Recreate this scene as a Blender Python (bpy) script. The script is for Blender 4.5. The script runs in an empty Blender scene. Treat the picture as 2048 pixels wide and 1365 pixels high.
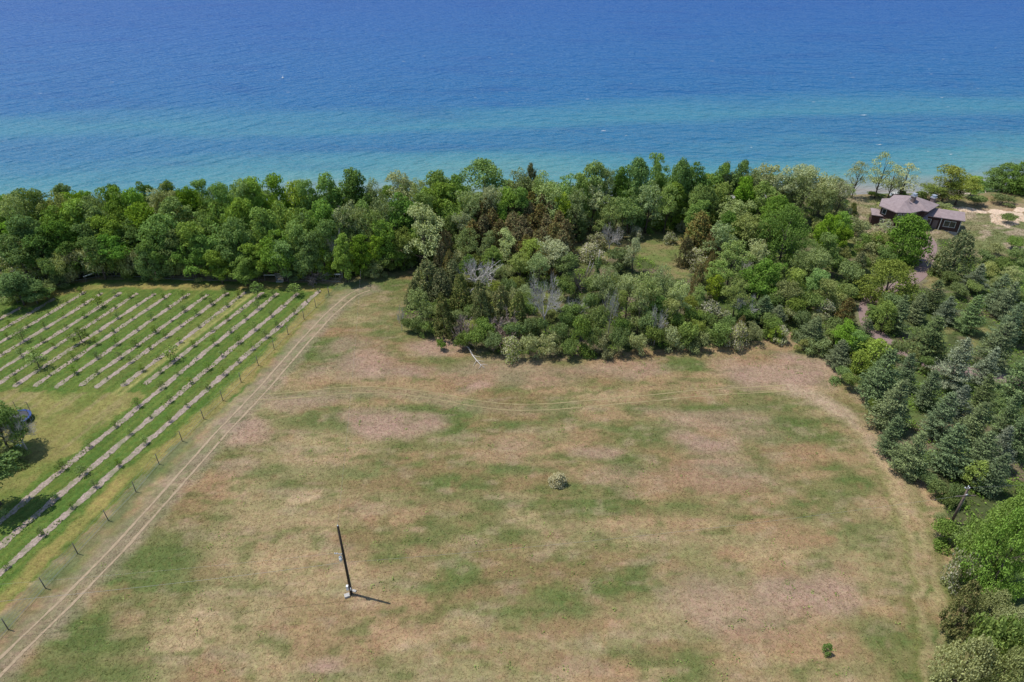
import bpy, math, random
import numpy as np
from mathutils import Vector

# ------------------------------------------------------------------ camera, sky, sun, exposure
sc = bpy.context.scene
col = sc.collection
R = math.radians
F, CX, CY = 1365.0, 1024.0, 682.5          # focal length and centre in pixels of the 2048 x 1365 photograph
PITCH, CAMH = 33.2, 70.0                   # degrees below the horizon, metres above the field
cam = bpy.data.cameras.new('camera'); cam.sensor_width = 36; cam.lens = 36 * F / 2048
cam.clip_start = 1; cam.clip_end = 20000
camo = bpy.data.objects.new('camera', cam); col.objects.link(camo)
camo.location = (0, 0, CAMH); camo.rotation_euler = (R(90 - PITCH), 0, 0)
sc.camera = camo
SUN_EL, SUN_AZ = 67.0, -74.0               # azimuth clockwise from +Y
world = bpy.data.worlds.new('World'); sc.world = world; world.use_nodes = True
wn = world.node_tree
bg = wn.nodes['Background']
sky = wn.nodes.new('ShaderNodeTexSky'); sky.sky_type = 'NISHITA'; sky.sun_disc = False
sky.sun_elevation = R(SUN_EL); sky.sun_rotation = R(SUN_AZ % 360)
sky.air_density = 1.0; sky.dust_density = 0.25; sky.ozone_density = 2.0
wn.links.new(sky.outputs[0], bg.inputs[0]); bg.inputs[1].default_value = 0.145
sun = bpy.data.lights.new('sun', 'SUN'); sun.energy = 4.2; sun.angle = R(0.53); sun.color = (1.0, 0.955, 0.89)
suno = bpy.data.objects.new('sun', sun); col.objects.link(suno)
S = Vector((math.sin(R(SUN_AZ)) * math.cos(R(SUN_EL)), math.cos(R(SUN_AZ)) * math.cos(R(SUN_EL)), math.sin(R(SUN_EL))))
suno.rotation_euler = S.to_track_quat('Z', 'Y').to_euler(); suno.location = (-60, 60, 200)
vs = sc.view_settings; vs.view_transform = 'Standard'; vs.look = 'None'; vs.exposure = 0.0; vs.gamma = 1.0
vs.use_curve_mapping = False
sc.cycles.max_bounces = 6; sc.cycles.diffuse_bounces = 3; sc.cycles.glossy_bounces = 2
sc.cycles.transmission_bounces = 2; sc.cycles.transparent_max_bounces = 4

random.seed(7)
rng = np.random.default_rng(11)

# ------------------------------------------------------------------ numpy noise and terrain
def _hash(ix, iy, seed):
    h = (ix.astype(np.int64) * 374761393 + iy.astype(np.int64) * 668265263 + seed * 1442695041) & 0xffffffff
    h = ((h ^ (h >> 13)) * 1274126177) & 0xffffffff
    return ((h ^ (h >> 16)) & 0xffff) / 65535.0
def vnoise(x, y, seed=0):
    x = np.asarray(x, float); y = np.asarray(y, float)
    ix = np.floor(x); iy = np.floor(y); fx = x - ix; fy = y - iy
    fx = fx * fx * (3 - 2 * fx); fy = fy * fy * (3 - 2 * fy)
    a = _hash(ix, iy, seed); b = _hash(ix + 1, iy, seed); c = _hash(ix, iy + 1, seed); d = _hash(ix + 1, iy + 1, seed)
    return (a * (1 - fx) + b * fx) * (1 - fy) + (c * (1 - fx) + d * fx) * fy
def fbm(x, y, seed=0, octv=4):
    s, amp, t = 0, 1.0, 0
    for k in range(octv):
        s = s + amp * vnoise(np.asarray(x) * 2 ** k, np.asarray(y) * 2 ** k, seed + k * 17); t += amp; amp *= 0.5
    return s / t
def sstep(a, b, x):
    t = np.clip((np.asarray(x, float) - a) / (b - a), 0, 1); return t * t * (3 - 2 * t)
LAKE = -15.0
def shore(x):
    x = np.clip(x, -600, 700)
    return 207 + 0.1 * x + 1.6 * np.sin(x * 0.045) + 1.0 * np.sin(x * 0.13 + 1)
def zground(x, y):
    x = np.asarray(x, float); y = np.asarray(y, float)
    s = y - shore(x)
    z = (fbm(x / 42, y / 42, 5, 3) - 0.5) * 1.1
    z = z + sstep(60, 95, x) * sstep(150, 175, y) * (fbm(x / 16, y / 16, 9, 2) - 0.45) * 2.2
    hp = 1 - sstep(9, 17, np.hypot(x - 101, y - 157))
    z = z * (1 - hp) + hp * (-2.1 * sstep(107, 112, x) * (1 - sstep(155, 163, y)))
    k = sstep(-38, -9, s)
    z = z * (1 - k) + k * (LAKE + 0.55)
    z = z - 1.6 * sstep(-9, 14, s) - 0.05 * np.clip(s - 14, 0, 150)
    return z
cP, sP = math.cos(R(PITCH)), math.sin(R(PITCH))
def ray(u, v):
    dx = (u - CX) / F; dy = -(v - CY) / F
    return dx, cP + dy * sP, -sP + dy * cP          # world direction per unit depth
def onz(u, v, z):
    dx, dy, dz = ray(u, v); t = (z - CAMH) / dz
    return t * dx, t * dy, t
def gp(u, v):
    z = 0.0
    for _ in range(12):
        X, Y, t = onz(u, v, z); z = float(zground(X, Y))
    return X, Y, z
def gxy(pts): return [gp(u, v)[:2] for u, v in pts]
def topx(X, Y, Z):
    d = Y * cP + (CAMH - Z) * sP
    return CX + F * X / d, CY - F * (Y * sP - (CAMH - Z) * cP) / d

# ------------------------------------------------------------------ mesh helpers
def tag(o, label=None, cat=None, group=None, kind=None):
    if label: o['label'] = label
    if cat: o['category'] = cat
    if group: o['group'] = group
    if kind: o['kind'] = kind
    return o
class G:
    def __init__(s): s.v, s.f, s.n = [], [], 0
    def add(s, v, faces, mi=0):
        v = np.asarray(v, float).reshape(-1, 3); s.v.append(v)
        fa = np.asarray(faces, np.int64) + s.n; s.f.append((fa, np.full(len(fa), mi) if np.isscalar(mi) else np.asarray(mi))); s.n += len(v); return s
    def mesh(s, name, mats, smooth=False, colattr=None):
        me = bpy.data.meshes.new(name)
        v = np.concatenate(s.v).astype(np.float32)
        lv = np.concatenate([f.ravel() for f, _ in s.f]).astype(np.int32)
        tot = np.concatenate([np.full(len(f), f.shape[1]) for f, _ in s.f]).astype(np.int32)
        mi = np.concatenate([m for _, m in s.f]).astype(np.int32)
        st = np.concatenate([[0], np.cumsum(tot)[:-1]]).astype(np.int32)
        me.vertices.add(len(v)); me.vertices.foreach_set('co', v.ravel())
        me.loops.add(len(lv)); me.loops.foreach_set('vertex_index', lv)
        me.polygons.add(len(tot)); me.polygons.foreach_set('loop_start', st)
        me.polygons.foreach_set('material_index', mi)
        me.polygons.foreach_set('use_smooth', np.full(len(tot), smooth))
        for m in (mats if isinstance(mats, (list, tuple)) else [mats]): me.materials.append(m)
        if colattr is not None:
            a = me.attributes.new('tint', 'FLOAT_COLOR', 'POINT')
            c = np.ones((len(v), 4), np.float32); c[:, :3] = colattr; a.data.foreach_set('color', c.ravel())
        me.update(calc_edges=True); me.validate()
        return me
    def obj(s, name, mats, parent=None, smooth=False, colattr=None):
        o = bpy.data.objects.new(name, s.mesh(name, mats, smooth, colattr)); col.objects.link(o)
        if parent: o.parent = parent
        return o
    def box(s, c, size, rz=0, mi=0):
        x, y, z = [q / 2 for q in size]
        v = np.array([[-x,-y,-z],[x,-y,-z],[x,y,-z],[-x,y,-z],[-x,-y,z],[x,-y,z],[x,y,z],[-x,y,z]])
        ca, sa = math.cos(rz), math.sin(rz)
        v = v @ np.array([[ca, sa, 0], [-sa, ca, 0], [0, 0, 1]]) + np.array(c)
        return s.add(v, [[0,3,2,1],[4,5,6,7],[0,1,5,4],[1,2,6,5],[2,3,7,6],[3,0,4,7]], mi)
    def tube(s, pts, rad, n=6, cap=True, mi=0):
        pts = np.asarray(pts, float); m = len(pts)
        rad = np.full(m, rad) if np.isscalar(rad) else np.asarray(rad, float)
        t = np.gradient(pts, axis=0); t /= np.linalg.norm(t, axis=1, keepdims=True) + 1e-9
        ref = np.where(np.abs(t[:, 2:3]) > 0.9, np.array([[1., 0, 0]]), np.array([[0, 0, 1.]]))
        a = np.cross(t, ref); a /= np.linalg.norm(a, axis=1, keepdims=True) + 1e-9
        b = np.cross(t, a)
        th = np.arange(n) * 2 * math.pi / n
        v = pts[:, None] + rad[:, None, None] * (np.cos(th)[None, :, None] * a[:, None] + np.sin(th)[None, :, None] * b[:, None])
        i = np.arange(m - 1)[:, None] * n; j = np.arange(n)[None]; j2 = (j + 1) % n
        f = np.stack([i + j, i + n + j, i + n + j2, i + j2], -1).reshape(-1, 4)
        s.add(v.reshape(-1, 3), f, mi)
        if cap:
            s.f.append((np.array([list(range(n))[::1]]) + s.n - m * n, np.array([mi])))
            s.f.append((np.array([list(range(n))[::-1]]) + s.n - n, np.array([mi])))
        return s
    def prism(s, poly, z0, z1, mi=0):
        p = np.asarray(poly, float); n = len(p)
        v = np.concatenate([np.c_[p, np.full(n, z0)], np.c_[p, np.full(n, z1)]])
        s.add(v, [[i, (i + 1) % n, n + (i + 1) % n, n + i] for i in range(n)], mi)
        s.f.append((np.array([list(range(n))[::-1]]) + s.n - 2 * n, np.array([mi])))
        s.f.append((np.array([list(range(n))]) + s.n - n, np.array([mi])))
        return s
def empty(name, loc, rz=0, scale=(1, 1, 1)):
    o = bpy.data.objects.new(name, None); col.objects.link(o)
    o.location = loc; o.rotation_euler = (0, 0, rz); o.scale = scale; o.empty_display_size = 0.3
    return o

# ------------------------------------------------------------------ materials
def newmat(name):
    m = bpy.data.materials.new(name); m.use_nodes = True; nt = m.node_tree; nt.nodes.clear()
    out = nt.nodes.new('ShaderNodeOutputMaterial'); return m, nt, out
def N(nt, typ, **kw):
    n = nt.nodes.new(typ)
    for k, v in kw.items():
        if k.startswith('i_'): n.inputs[k[2:].replace('_', ' ')].default_value = v
        else: setattr(n, k, v)
    return n
def mixc(nt, a, b, fac, mode='MIX'):
    n = nt.nodes.new('ShaderNodeMix'); n.data_type = 'RGBA'; n.blend_type = mode
    for sock, val in ((n.inputs[0], fac), (n.inputs[6], a), (n.inputs[7], b)):
        if hasattr(val, 'is_linked'): nt.links.new(val, sock)
        else: sock.default_value = val if np.isscalar(val) else (*val, 1)
    return n.outputs[2]
def math_(nt, op, a, b=0.0, clamp=False):
    n = nt.nodes.new('ShaderNodeMath'); n.operation = op; n.use_clamp = clamp
    for sock, val in ((n.inputs[0], a), (n.inputs[1], b)):
        if hasattr(val, 'is_linked'): nt.links.new(val, sock)
        else: sock.default_value = val
    return n.outputs[0]
def noise(nt, vec, scale, detail=3, rough=0.6):
    n = nt.nodes.new('ShaderNodeTexNoise'); n.inputs['Scale'].default_value = scale
    n.inputs['Detail'].default_value = detail; n.inputs['Roughness'].default_value = rough
    if vec is not None: nt.links.new(vec, n.inputs['Vector'])
    return n.outputs[0]
def maprange(nt, v, a, b, c=0.0, d=1.0):
    n = nt.nodes.new('ShaderNodeMapRange'); n.inputs[1].default_value = a; n.inputs[2].default_value = b
    n.inputs[3].default_value = c; n.inputs[4].default_value = d; nt.links.new(v, n.inputs[0]); return n.outputs[0]
def simple(name, c, rough=0.8, metal=0.0, var=0.15, scale=3.0, spec=0.3):
    m, nt, out = newmat(name); p = N(nt, 'ShaderNodeBsdfPrincipled')
    tc = N(nt, 'ShaderNodeTexCoord')
    nz = noise(nt, tc.outputs['Object'], scale, 4)
    f = maprange(nt, nz, 0.25, 0.75, 1 - var, 1 + var)
    hs = nt.nodes.new('ShaderNodeHueSaturation'); hs.inputs['Color'].default_value = (*c, 1); nt.links.new(f, hs.inputs['Value'])
    nt.links.new(hs.outputs[0], p.inputs['Base Color']); p.inputs['Roughness'].default_value = rough
    p.inputs['Metallic'].default_value = metal; p.inputs['Specular IOR Level'].default_value = spec
    nt.links.new(p.outputs[0], out.inputs[0]); return m
def leafmat(name, c, trans=0.3, vary=0.35, hue=0.014, tint=None):
    m, nt, out = newmat(name)
    oi = N(nt, 'ShaderNodeObjectInfo'); ge = N(nt, 'ShaderNodeNewGeometry')
    hs = nt.nodes.new('ShaderNodeHueSaturation')
    hs.inputs['Color'].default_value = (*c, 1)
    base = None
    if tint is not None:
        base = mixc(nt, c, tint, maprange(nt, ge.outputs['Random Per Island'], 0.45, 0.9))
        nt.links.new(base, hs.inputs['Color'])
    v1 = maprange(nt, oi.outputs['Random'], 0, 1, 0.78, 1.2)
    v2 = maprange(nt, ge.outputs['Random Per Island'], 0, 1, 1 - vary, 1 + vary)
    nt.links.new(math_(nt, 'MULTIPLY', v1, v2), hs.inputs['Value'])
    r2 = math_(nt, 'FRACT', math_(nt, 'MULTIPLY', oi.outputs['Random'], 7.31))
    nt.links.new(maprange(nt, r2, 0, 1, 0.5 - hue, 0.5 + hue * 0.8), hs.inputs['Hue'])
    r3 = math_(nt, 'FRACT', math_(nt, 'MULTIPLY', oi.outputs['Random'], 13.7))
    nt.links.new(maprange(nt, r3, 0, 1, 0.8, 1.08), hs.inputs['Saturation'])
    d = N(nt, 'ShaderNodeBsdfDiffuse'); t = N(nt, 'ShaderNodeBsdfTranslucent'); mx = N(nt, 'ShaderNodeMixShader')
    nt.links.new(hs.outputs[0], d.inputs[0])
    tcol = mixc(nt, hs.outputs[0], (1.25, 1.15, 0.55), 1.0, 'MULTIPLY'); nt.links.new(tcol, t.inputs[0])
    mx.inputs[0].default_value = trans
    nt.links.new(d.outputs[0], mx.inputs[1]); nt.links.new(t.outputs[0], mx.inputs[2]); nt.links.new(mx.outputs[0], out.inputs[0])
    return m
K = 2.65
def lc(r, g, b): return (r * K * 1.04, g * K * .965, b * K * .80)
M = {}
M['maple'] = leafmat('maple_leaves', lc(0.080, 0.138, 0.028))
M['bright'] = leafmat('bright_leaves', lc(0.072, 0.122, 0.026))
M['dark'] = leafmat('dark_leaves', lc(0.058, 0.106, 0.028))
M['yellow'] = leafmat('yellow_green_leaves', lc(0.110, 0.158, 0.030))
M['soft'] = leafmat('grey_green_leaves', lc(0.105, 0.145, 0.056), 0.3, 0.4)
M['silver'] = leafmat('silver_green_leaves', lc(0.155, 0.185, 0.105), 0.25, 0.4)
M['olive'] = leafmat('olive_leaves', lc(0.105, 0.135, 0.042), 0.3, 0.4)
M['cedar'] = leafmat('cedar_sprays', lc(0.090, 0.071, 0.034), 0.15, 0.4, 0.015, lc(0.062, 0.076, 0.032))
M['cedargreen'] = leafmat('green_cedar_sprays', lc(0.058, 0.078, 0.030), 0.15, 0.4, 0.015, lc(0.080, 0.080, 0.036))
M['pine'] = leafmat('pine_needles', lc(0.056, 0.080, 0.042), 0.15, 0.4, 0.02, lc(0.080, 0.112, 0.054))
M['pinepale'] = leafmat('blue_pine_needles', lc(0.076, 0.099, 0.070), 0.15, 0.4, 0.015, lc(0.104, 0.126, 0.094))
M['shrub'] = leafmat('shrub_leaves', lc(0.078, 0.118, 0.036), 0.3, 0.4)
M['shrubolive'] = leafmat('olive_shrub_leaves', lc(0.125, 0.150, 0.065), 0.25, 0.45)
M['palebloom'] = leafmat('pale_bloom', (0.60, 0.57, 0.36), 0.3, 0.3)
M['blossom'] = leafmat('cream_blossom', (0.46, 0.43, 0.30), 0.2, 0.25)
M['weed'] = leafmat('weed_leaves', lc(0.080, 0.125, 0.034), 0.3, 0.4)
M['bark'] = simple('bark', (0.11, 0.09, 0.07), 0.9, var=0.35, scale=4)
M['deadwood'] = simple('dead_wood', (0.46, 0.43, 0.39), 0.9, var=0.25, scale=3)
M['palewood'] = simple('pale_dead_wood', (0.52, 0.47, 0.41), 0.85, var=0.2, scale=3)
M['brownwood'] = simple('brown_dead_brush', (0.36, 0.28, 0.23), 0.9, var=0.3, scale=3)
M['pole'] = simple('dark_pole_wood', (0.035, 0.028, 0.022), 0.85, var=0.3, scale=6)
M['pole2'] = simple('grey_pole_wood', (0.16, 0.12, 0.10), 0.85, var=0.3, scale=6)
M['steel'] = simple('galvanised_steel', (0.55, 0.57, 0.6), 0.4, 0.6, var=0.1)
M['white'] = simple('white_paint', (0.78, 0.78, 0.77), 0.5, var=0.06)
M['ceramic'] = simple('insulator', (0.62, 0.64, 0.66), 0.25, var=0.05)
M['cable'] = simple('cable', (0.28, 0.28, 0.27), 0.5, var=0.05)
M['post'] = simple('fence_post_wood', (0.13, 0.115, 0.10), 0.9, var=0.3, scale=8)
M['rail'] = simple('weathered_rail', (0.42, 0.42, 0.40), 0.85, var=0.2, scale=5)
M['wire'] = simple('fence_wire', (0.30, 0.31, 0.30), 0.5, 0.5, var=0.05)
M['siding'] = simple('brown_siding', (0.075, 0.042, 0.036), 0.8, var=0.15, scale=2)
M['greysiding'] = simple('grey_block_wall', (0.34, 0.33, 0.33), 0.85, var=0.12, scale=2)
M['trim'] = simple('white_trim', (0.62, 0.61, 0.58), 0.6, var=0.05)
M['fascia'] = simple('fascia', (0.16, 0.13, 0.12), 0.7, var=0.1)
M['chimney'] = simple('chimney_siding', (0.20, 0.15, 0.14), 0.8, var=0.15)
M['blue'] = simple('blue_pad', (0.025, 0.06, 0.20), 0.55, var=0.12, scale=5)
M['tramp'] = simple('trampoline_mat', (0.055, 0.055, 0.06), 0.7, var=0.15)
M['net'] = simple('net_black', (0.06, 0.06, 0.06), 0.8, var=0.1)
M['rope'] = simple('grey_post_sleeve', (0.13, 0.13, 0.14), 0.7, var=0.1)
M['stone'] = simple('concrete_block', (0.42, 0.40, 0.37), 0.9, var=0.15)
M['orange'] = simple('orange_marker', (0.55, 0.22, 0.14), 0.6, var=0.1)
def glassmat():
    m, nt, out = newmat('window_glass'); p = N(nt, 'ShaderNodeBsdfPrincipled')
    p.inputs['Base Color'].default_value = (0.03, 0.04, 0.045, 1); p.inputs['Roughness'].default_value = 0.08
    p.inputs['Specular IOR Level'].default_value = 0.8; nt.links.new(p.outputs[0], out.inputs[0]); return m
M['glass'] = glassmat()
def roofmat():
    m, nt, out = newmat('roof_shingles'); p = N(nt, 'ShaderNodeBsdfPrincipled'); tc = N(nt, 'ShaderNodeTexCoord')
    a = noise(nt, tc.outputs['Object'], 1.3, 4); b = noise(nt, tc.outputs['Object'], 9, 3, 0.7)
    c1 = mixc(nt, (0.25, 0.19, 0.19), (0.35, 0.275, 0.27), maprange(nt, a, 0.3, 0.7))
    c2 = mixc(nt, c1, (0.12, 0.09, 0.09), maprange(nt, b, 0.5, 0.75, 0, 0.6))
    bz = N(nt, 'ShaderNodeTexBrick'); bz.inputs['Scale'].default_value = 1; bz.inputs['Brick Width'].default_value = 0.5
    nt.links.new(c2, p.inputs['Base Color']); p.inputs['Roughness'].default_value = 0.9
    nt.links.new(p.outputs[0], out.inputs[0]); return m
M['roof'] = roofmat()
def groundmat(name='ground_cover'):
    m, nt, out = newmat(name); p = N(nt, 'ShaderNodeBsdfPrincipled'); tc = N(nt, 'ShaderNodeTexCoord')
    at = N(nt, 'ShaderNodeAttribute', attribute_name='tint')
    o = tc.outputs['Object']
    n1 = noise(nt, o, 1.1, 6, 0.8); n2 = noise(nt, o, 5.0, 4, 0.85); n3 = noise(nt, o, 0.22, 3)
    f = math_(nt, 'MULTIPLY', maprange(nt, n1, 0.28, 0.72, 0.68, 1.32), maprange(nt, n2, 0.3, 0.7, 0.70, 1.30))
    f = math_(nt, 'MULTIPLY', f, maprange(nt, n3, 0.3, 0.7, 0.9, 1.1))
    hs = nt.nodes.new('ShaderNodeHueSaturation'); nt.links.new(at.outputs['Color'], hs.inputs['Color']); nt.links.new(f, hs.inputs['Value'])
    nh = noise(nt, o, 1.7, 3, 0.7); nt.links.new(maprange(nt, nh, 0.3, 0.7, 0.482, 0.522), hs.inputs['Hue'])
    nt.links.new(hs.outputs[0], p.inputs['Base Color']); p.inputs['Roughness'].default_value = 0.95
    p.inputs['Specular IOR Level'].default_value = 0.1
    bp = N(nt, 'ShaderNodeBump'); bp.inputs['Strength'].default_value = 0.28; bp.inputs['Distance'].default_value = 0.2
    nt.links.new(n2, bp.inputs['Height']); nt.links.new(bp.outputs[0], p.inputs['Normal'])
    nt.links.new(p.outputs[0], out.inputs[0]); return m
M['ground'] = groundmat()
def tuftmat():
    m, nt, out = newmat('grass_blades'); at = N(nt, 'ShaderNodeAttribute', attribute_name='tint')
    d = N(nt, 'ShaderNodeBsdfDiffuse'); t = N(nt, 'ShaderNodeBsdfTranslucent'); mx = N(nt, 'ShaderNodeMixShader'); mx.inputs[0].default_value = 0.3
    nt.links.new(at.outputs['Color'], d.inputs[0]); nt.links.new(at.outputs['Color'], t.inputs[0])
    nt.links.new(d.outputs[0], mx.inputs[1]); nt.links.new(t.outputs[0], mx.inputs[2]); nt.links.new(mx.outputs[0], out.inputs[0]); return m
M['tuft'] = tuftmat()
def ragged(name, c1, c2, sc1, holes, hs=2.5, rough=0.95, c3=None):
    """a loose strip on the ground: two colours broken up, worn through to the ground where the noise is low"""
    m, nt, out = newmat(name); p = N(nt, 'ShaderNodeBsdfPrincipled'); tc = N(nt, 'ShaderNodeTexCoord'); o = tc.outputs['Object']
    c = mixc(nt, c1, c2, maprange(nt, noise(nt, o, sc1, 4, 0.75), 0.36, 0.64))
    if c3: c = mixc(nt, c, c3, maprange(nt, noise(nt, o, 0.45, 4, 0.7), 0.48, 0.62, 0, 0.85))
    nt.links.new(c, p.inputs['Base Color']); p.inputs['Roughness'].default_value = rough; p.inputs['Specular IOR Level'].default_value = 0.1
    at = N(nt, 'ShaderNodeAttribute', attribute_name='tint')
    h = math_(nt, 'ADD', noise(nt, o, hs, 4, 0.75), math_(nt, 'MULTIPLY', at.outputs['Fac'], 0.6))
    k = maprange(nt, h, holes, holes + 0.07)
    tr = N(nt, 'ShaderNodeBsdfTransparent'); mx = N(nt, 'ShaderNodeMixShader'); nt.links.new(k, mx.inputs[0])
    nt.links.new(tr.outputs[0], mx.inputs[1]); nt.links.new(p.outputs[0], mx.inputs[2]); nt.links.new(mx.outputs[0], out.inputs[0]); return m
M['mulch'] = ragged('wood_chip_mulch', (0.44, 0.345, 0.29), (0.22, 0.175, 0.14), 3.2, 0.67, 1.3, c3=(0.20, 0.20, 0.11))
M['rut'] = ragged('pale_wheel_rut', (0.40, 0.305, 0.20), (0.31, 0.235, 0.15), 1.5, 0.80, 0.7)
M['rutfaint'] = ragged('faint_wheel_rut', (0.35, 0.285, 0.15), (0.28, 0.225, 0.11), 1.5, 0.86, 0.6)
M['drive'] = simple('asphalt_drive', (0.25, 0.175, 0.16), 0.9, var=0.12, scale=0.9)
def watermat():
    m, nt, out = newmat('lake_water'); p = N(nt, 'ShaderNodeBsdfPrincipled'); tc = N(nt, 'ShaderNodeTexCoord')
    o = tc.outputs['Object']; sp = N(nt, 'ShaderNodeSeparateXYZ'); nt.links.new(o, sp.inputs[0])
    X, Y = sp.outputs[0], sp.outputs[1]
    s = math_(nt, 'SUBTRACT', math_(nt, 'SUBTRACT', Y, 207.0), math_(nt, 'MULTIPLY', X, 0.1))
    mp = N(nt, 'ShaderNodeMapping', vector_type='TEXTURE'); mp.inputs['Scale'].default_value = (3, 1, 1); mp.inputs['Rotation'].default_value = (0, 0, R(6)); nt.links.new(o, mp.inputs[0])
    nb = noise(nt, mp.outputs[0], 0.022, 4, 0.6)
    s = math_(nt, 'ADD', s, maprange(nt, nb, 0, 1, -34, 34))
    cr = nt.nodes.new('ShaderNodeValToRGB'); nt.links.new(maprange(nt, s, 0, 500), cr.inputs[0])
    stops = [(0, (0.33, 0.29, 0.235)), (0.018, (0.20, 0.25, 0.23)), (0.05, (0.095, 0.250, 0.262)), (0.09, (0.055, 0.205, 0.265)), (0.135, (0.026, 0.140, 0.262)), (0.17, (0.026, 0.140, 0.265)), (0.205, (0.042, 0.186, 0.272)), (0.235, (0.036, 0.170, 0.275)),
             (0.29, (0.014, 0.118, 0.275)), (0.42, (0.014, 0.110, 0.285)), (0.7, (0.013, 0.098, 0.29)), (1, (0.012, 0.088, 0.285))]
    el = cr.color_ramp.elements
    while len(el) < len(stops): el.new(0.5)
    for e, (q, c) in zip(el, stops): e.position = q; e.color = (*c, 1)
    # patches of darker bottom
    mp2 = N(nt, 'ShaderNodeMapping'); mp2.inputs['Scale'].default_value = (0.3, 1, 1); nt.links.new(o, mp2.inputs[0])
    pt = noise(nt, mp2.outputs[0], 0.05, 5, 0.65)
    c = mixc(nt, cr.outputs[0], (0.80, 0.84, 0.93), maprange(nt, pt, 0.52, 0.68, 0, 1), 'MULTIPLY')
    nt.links.new(c, p.inputs['Base Color'])
    p.inputs['Roughness'].default_value = 1.0; p.inputs['Specular IOR Level'].default_value = 0.0
    hts = None
    side = maprange(nt, X, -150, 60)
    for rot, sx, scl, amp, w in ((48, 3.2, 0.16, 1.6, 0), (-7, 3.4, 0.17, 1.5, 1), (20, 2.6, 0.32, .9, None), (-18, 2.6, 0.45, .7, None), (5, 2, 1.0, .35, None), (-35, 1.6, 1.9, .14, None)):
        q = N(nt, 'ShaderNodeMapping', vector_type='TEXTURE'); q.inputs['Rotation'].default_value = (0, 0, R(rot)); q.inputs['Scale'].default_value = (sx, 1, 1); nt.links.new(o, q.inputs[0])
        h = math_(nt, 'MULTIPLY', noise(nt, q.outputs[0], scl, 2, 0.5), amp)
        if w is not None: h = math_(nt, 'MULTIPLY', h, side if w else math_(nt, 'SUBTRACT', 1.0, side))
        hts = h if hts is None else math_(nt, 'ADD', hts, h)
    bp = N(nt, 'ShaderNodeBump'); bp.inputs['Strength'].default_value = 1.0; bp.inputs['Distance'].default_value = 1.6
    nt.links.new(hts, bp.inputs['Height']); nt.links.new(bp.outputs[0], p.inputs['Normal'])
    gl = N(nt, 'ShaderNodeBsdfGlossy'); gl.inputs['Roughness'].default_value = 0.28; nt.links.new(bp.outputs[0], gl.inputs['Normal'])
    fr = N(nt, 'ShaderNodeFresnel'); fr.inputs['IOR'].default_value = 1.333; nt.links.new(bp.outputs[0], fr.inputs['Normal'])
    mx = N(nt, 'ShaderNodeMixShader'); nt.links.new(math_(nt, 'MULTIPLY', fr.outputs[0], 0.42), mx.inputs[0])
    nt.links.new(p.outputs[0], mx.inputs[1]); nt.links.new(gl.outputs[0], mx.inputs[2]); nt.links.new(mx.outputs[0], out.inputs[0]); return m
M['water'] = watermat()

# ------------------------------------------------------------------ plan of the place (photo pixels laid on the ground)
def inpoly(x, y, poly):
    r = np.zeros(x.shape, bool); n = len(poly)
    for i in range(n):
        x0, y0 = poly[i]; x1, y1 = poly[(i + 1) % n]
        if y0 == y1: continue
        c = ((y0 > y) != (y1 > y)) & (x < (x1 - x0) * (y - y0) / (y1 - y0) + x0); r ^= c
    return r
def polydist(x, y, pts):
    d = np.full(x.shape, 1e9)
    for (x0, y0), (x1, y1) in zip(pts[:-1], pts[1:]):
        dx, dy = x1 - x0, y1 - y0; L = dx * dx + dy * dy + 1e-9
        t = np.clip(((x - x0) * dx + (y - y0) * dy) / L, 0, 1)
        d = np.minimum(d, np.hypot(x - x0 - t * dx, y - y0 - t * dy))
    return d
def smooth(pts, n=5):
    p = np.array([pts[0]] + list(pts) + [pts[-1]], float); out = []
    for i in range(1, len(p) - 2):
        for k in range(n):
            t = k / n; a, b, c, d = p[i - 1], p[i], p[i + 1], p[i + 2]
            out.append(0.5 * (2 * b + (c - a) * t + (2 * a - 5 * b + 4 * c - d) * t * t + (3 * b - a - 3 * c + d) * t ** 3))
    out.append(p[-2]); return [tuple(q) for q in out]
RUT_A = smooth(gxy([(-120, 1440), (0, 1318), (75, 1245), (150, 1172), (230, 1090), (300, 1013), (370, 935), (430, 868), (505, 790), (560, 728), (610, 672), (655, 625), (700, 588), (735, 574)]))
ROWS_PX = [((641, 580), (-60, 1200)), ((598, 585.5), (-60, 1145)), ((557, 585.5), (-60, 1095)), ((527, 584), (287, 771)), ((492, 584), (242, 775)), ((457, 585), (188, 778)),
           ((418, 588), (158, 774)), ((380, 586.5), (108, 778)), ((343, 586.5), (66, 775)), ((313, 586), (24, 776)), ((276, 586), (-40, 793)), ((244, 584), (-60, 780)),
           ((206, 585), (-60, 750)), ((172, 583), (-60, 722)), ((112, 596), (-60, 698)), ((44, 614), (-60, 672))]
ROWS = [gxy(r) for r in ROWS_PX]
ORCH = gxy([(-90, 640), (40, 590), (110, 572), (200, 560), (300, 560), (420, 562), (640, 566), (672, 576), (560, 700), (480, 788), (330, 905), (160, 1075), (0, 1225), (-200, 1420), (-300, 1300), (-300, 700)])
LAWN = gxy([(-300, 780), (0, 781), (240, 786), (290, 788), (100, 940), (0, 1020), (-300, 1240)])
MOWN = gxy([(60, 610), (105, 588), (180, 575), (260, 571), (400, 574), (560, 573), (632, 576), (652, 584), (600, 642), (480, 768), (340, 888), (250, 955), (180, 1025), (90, 1115), (-60, 1265)])
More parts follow.
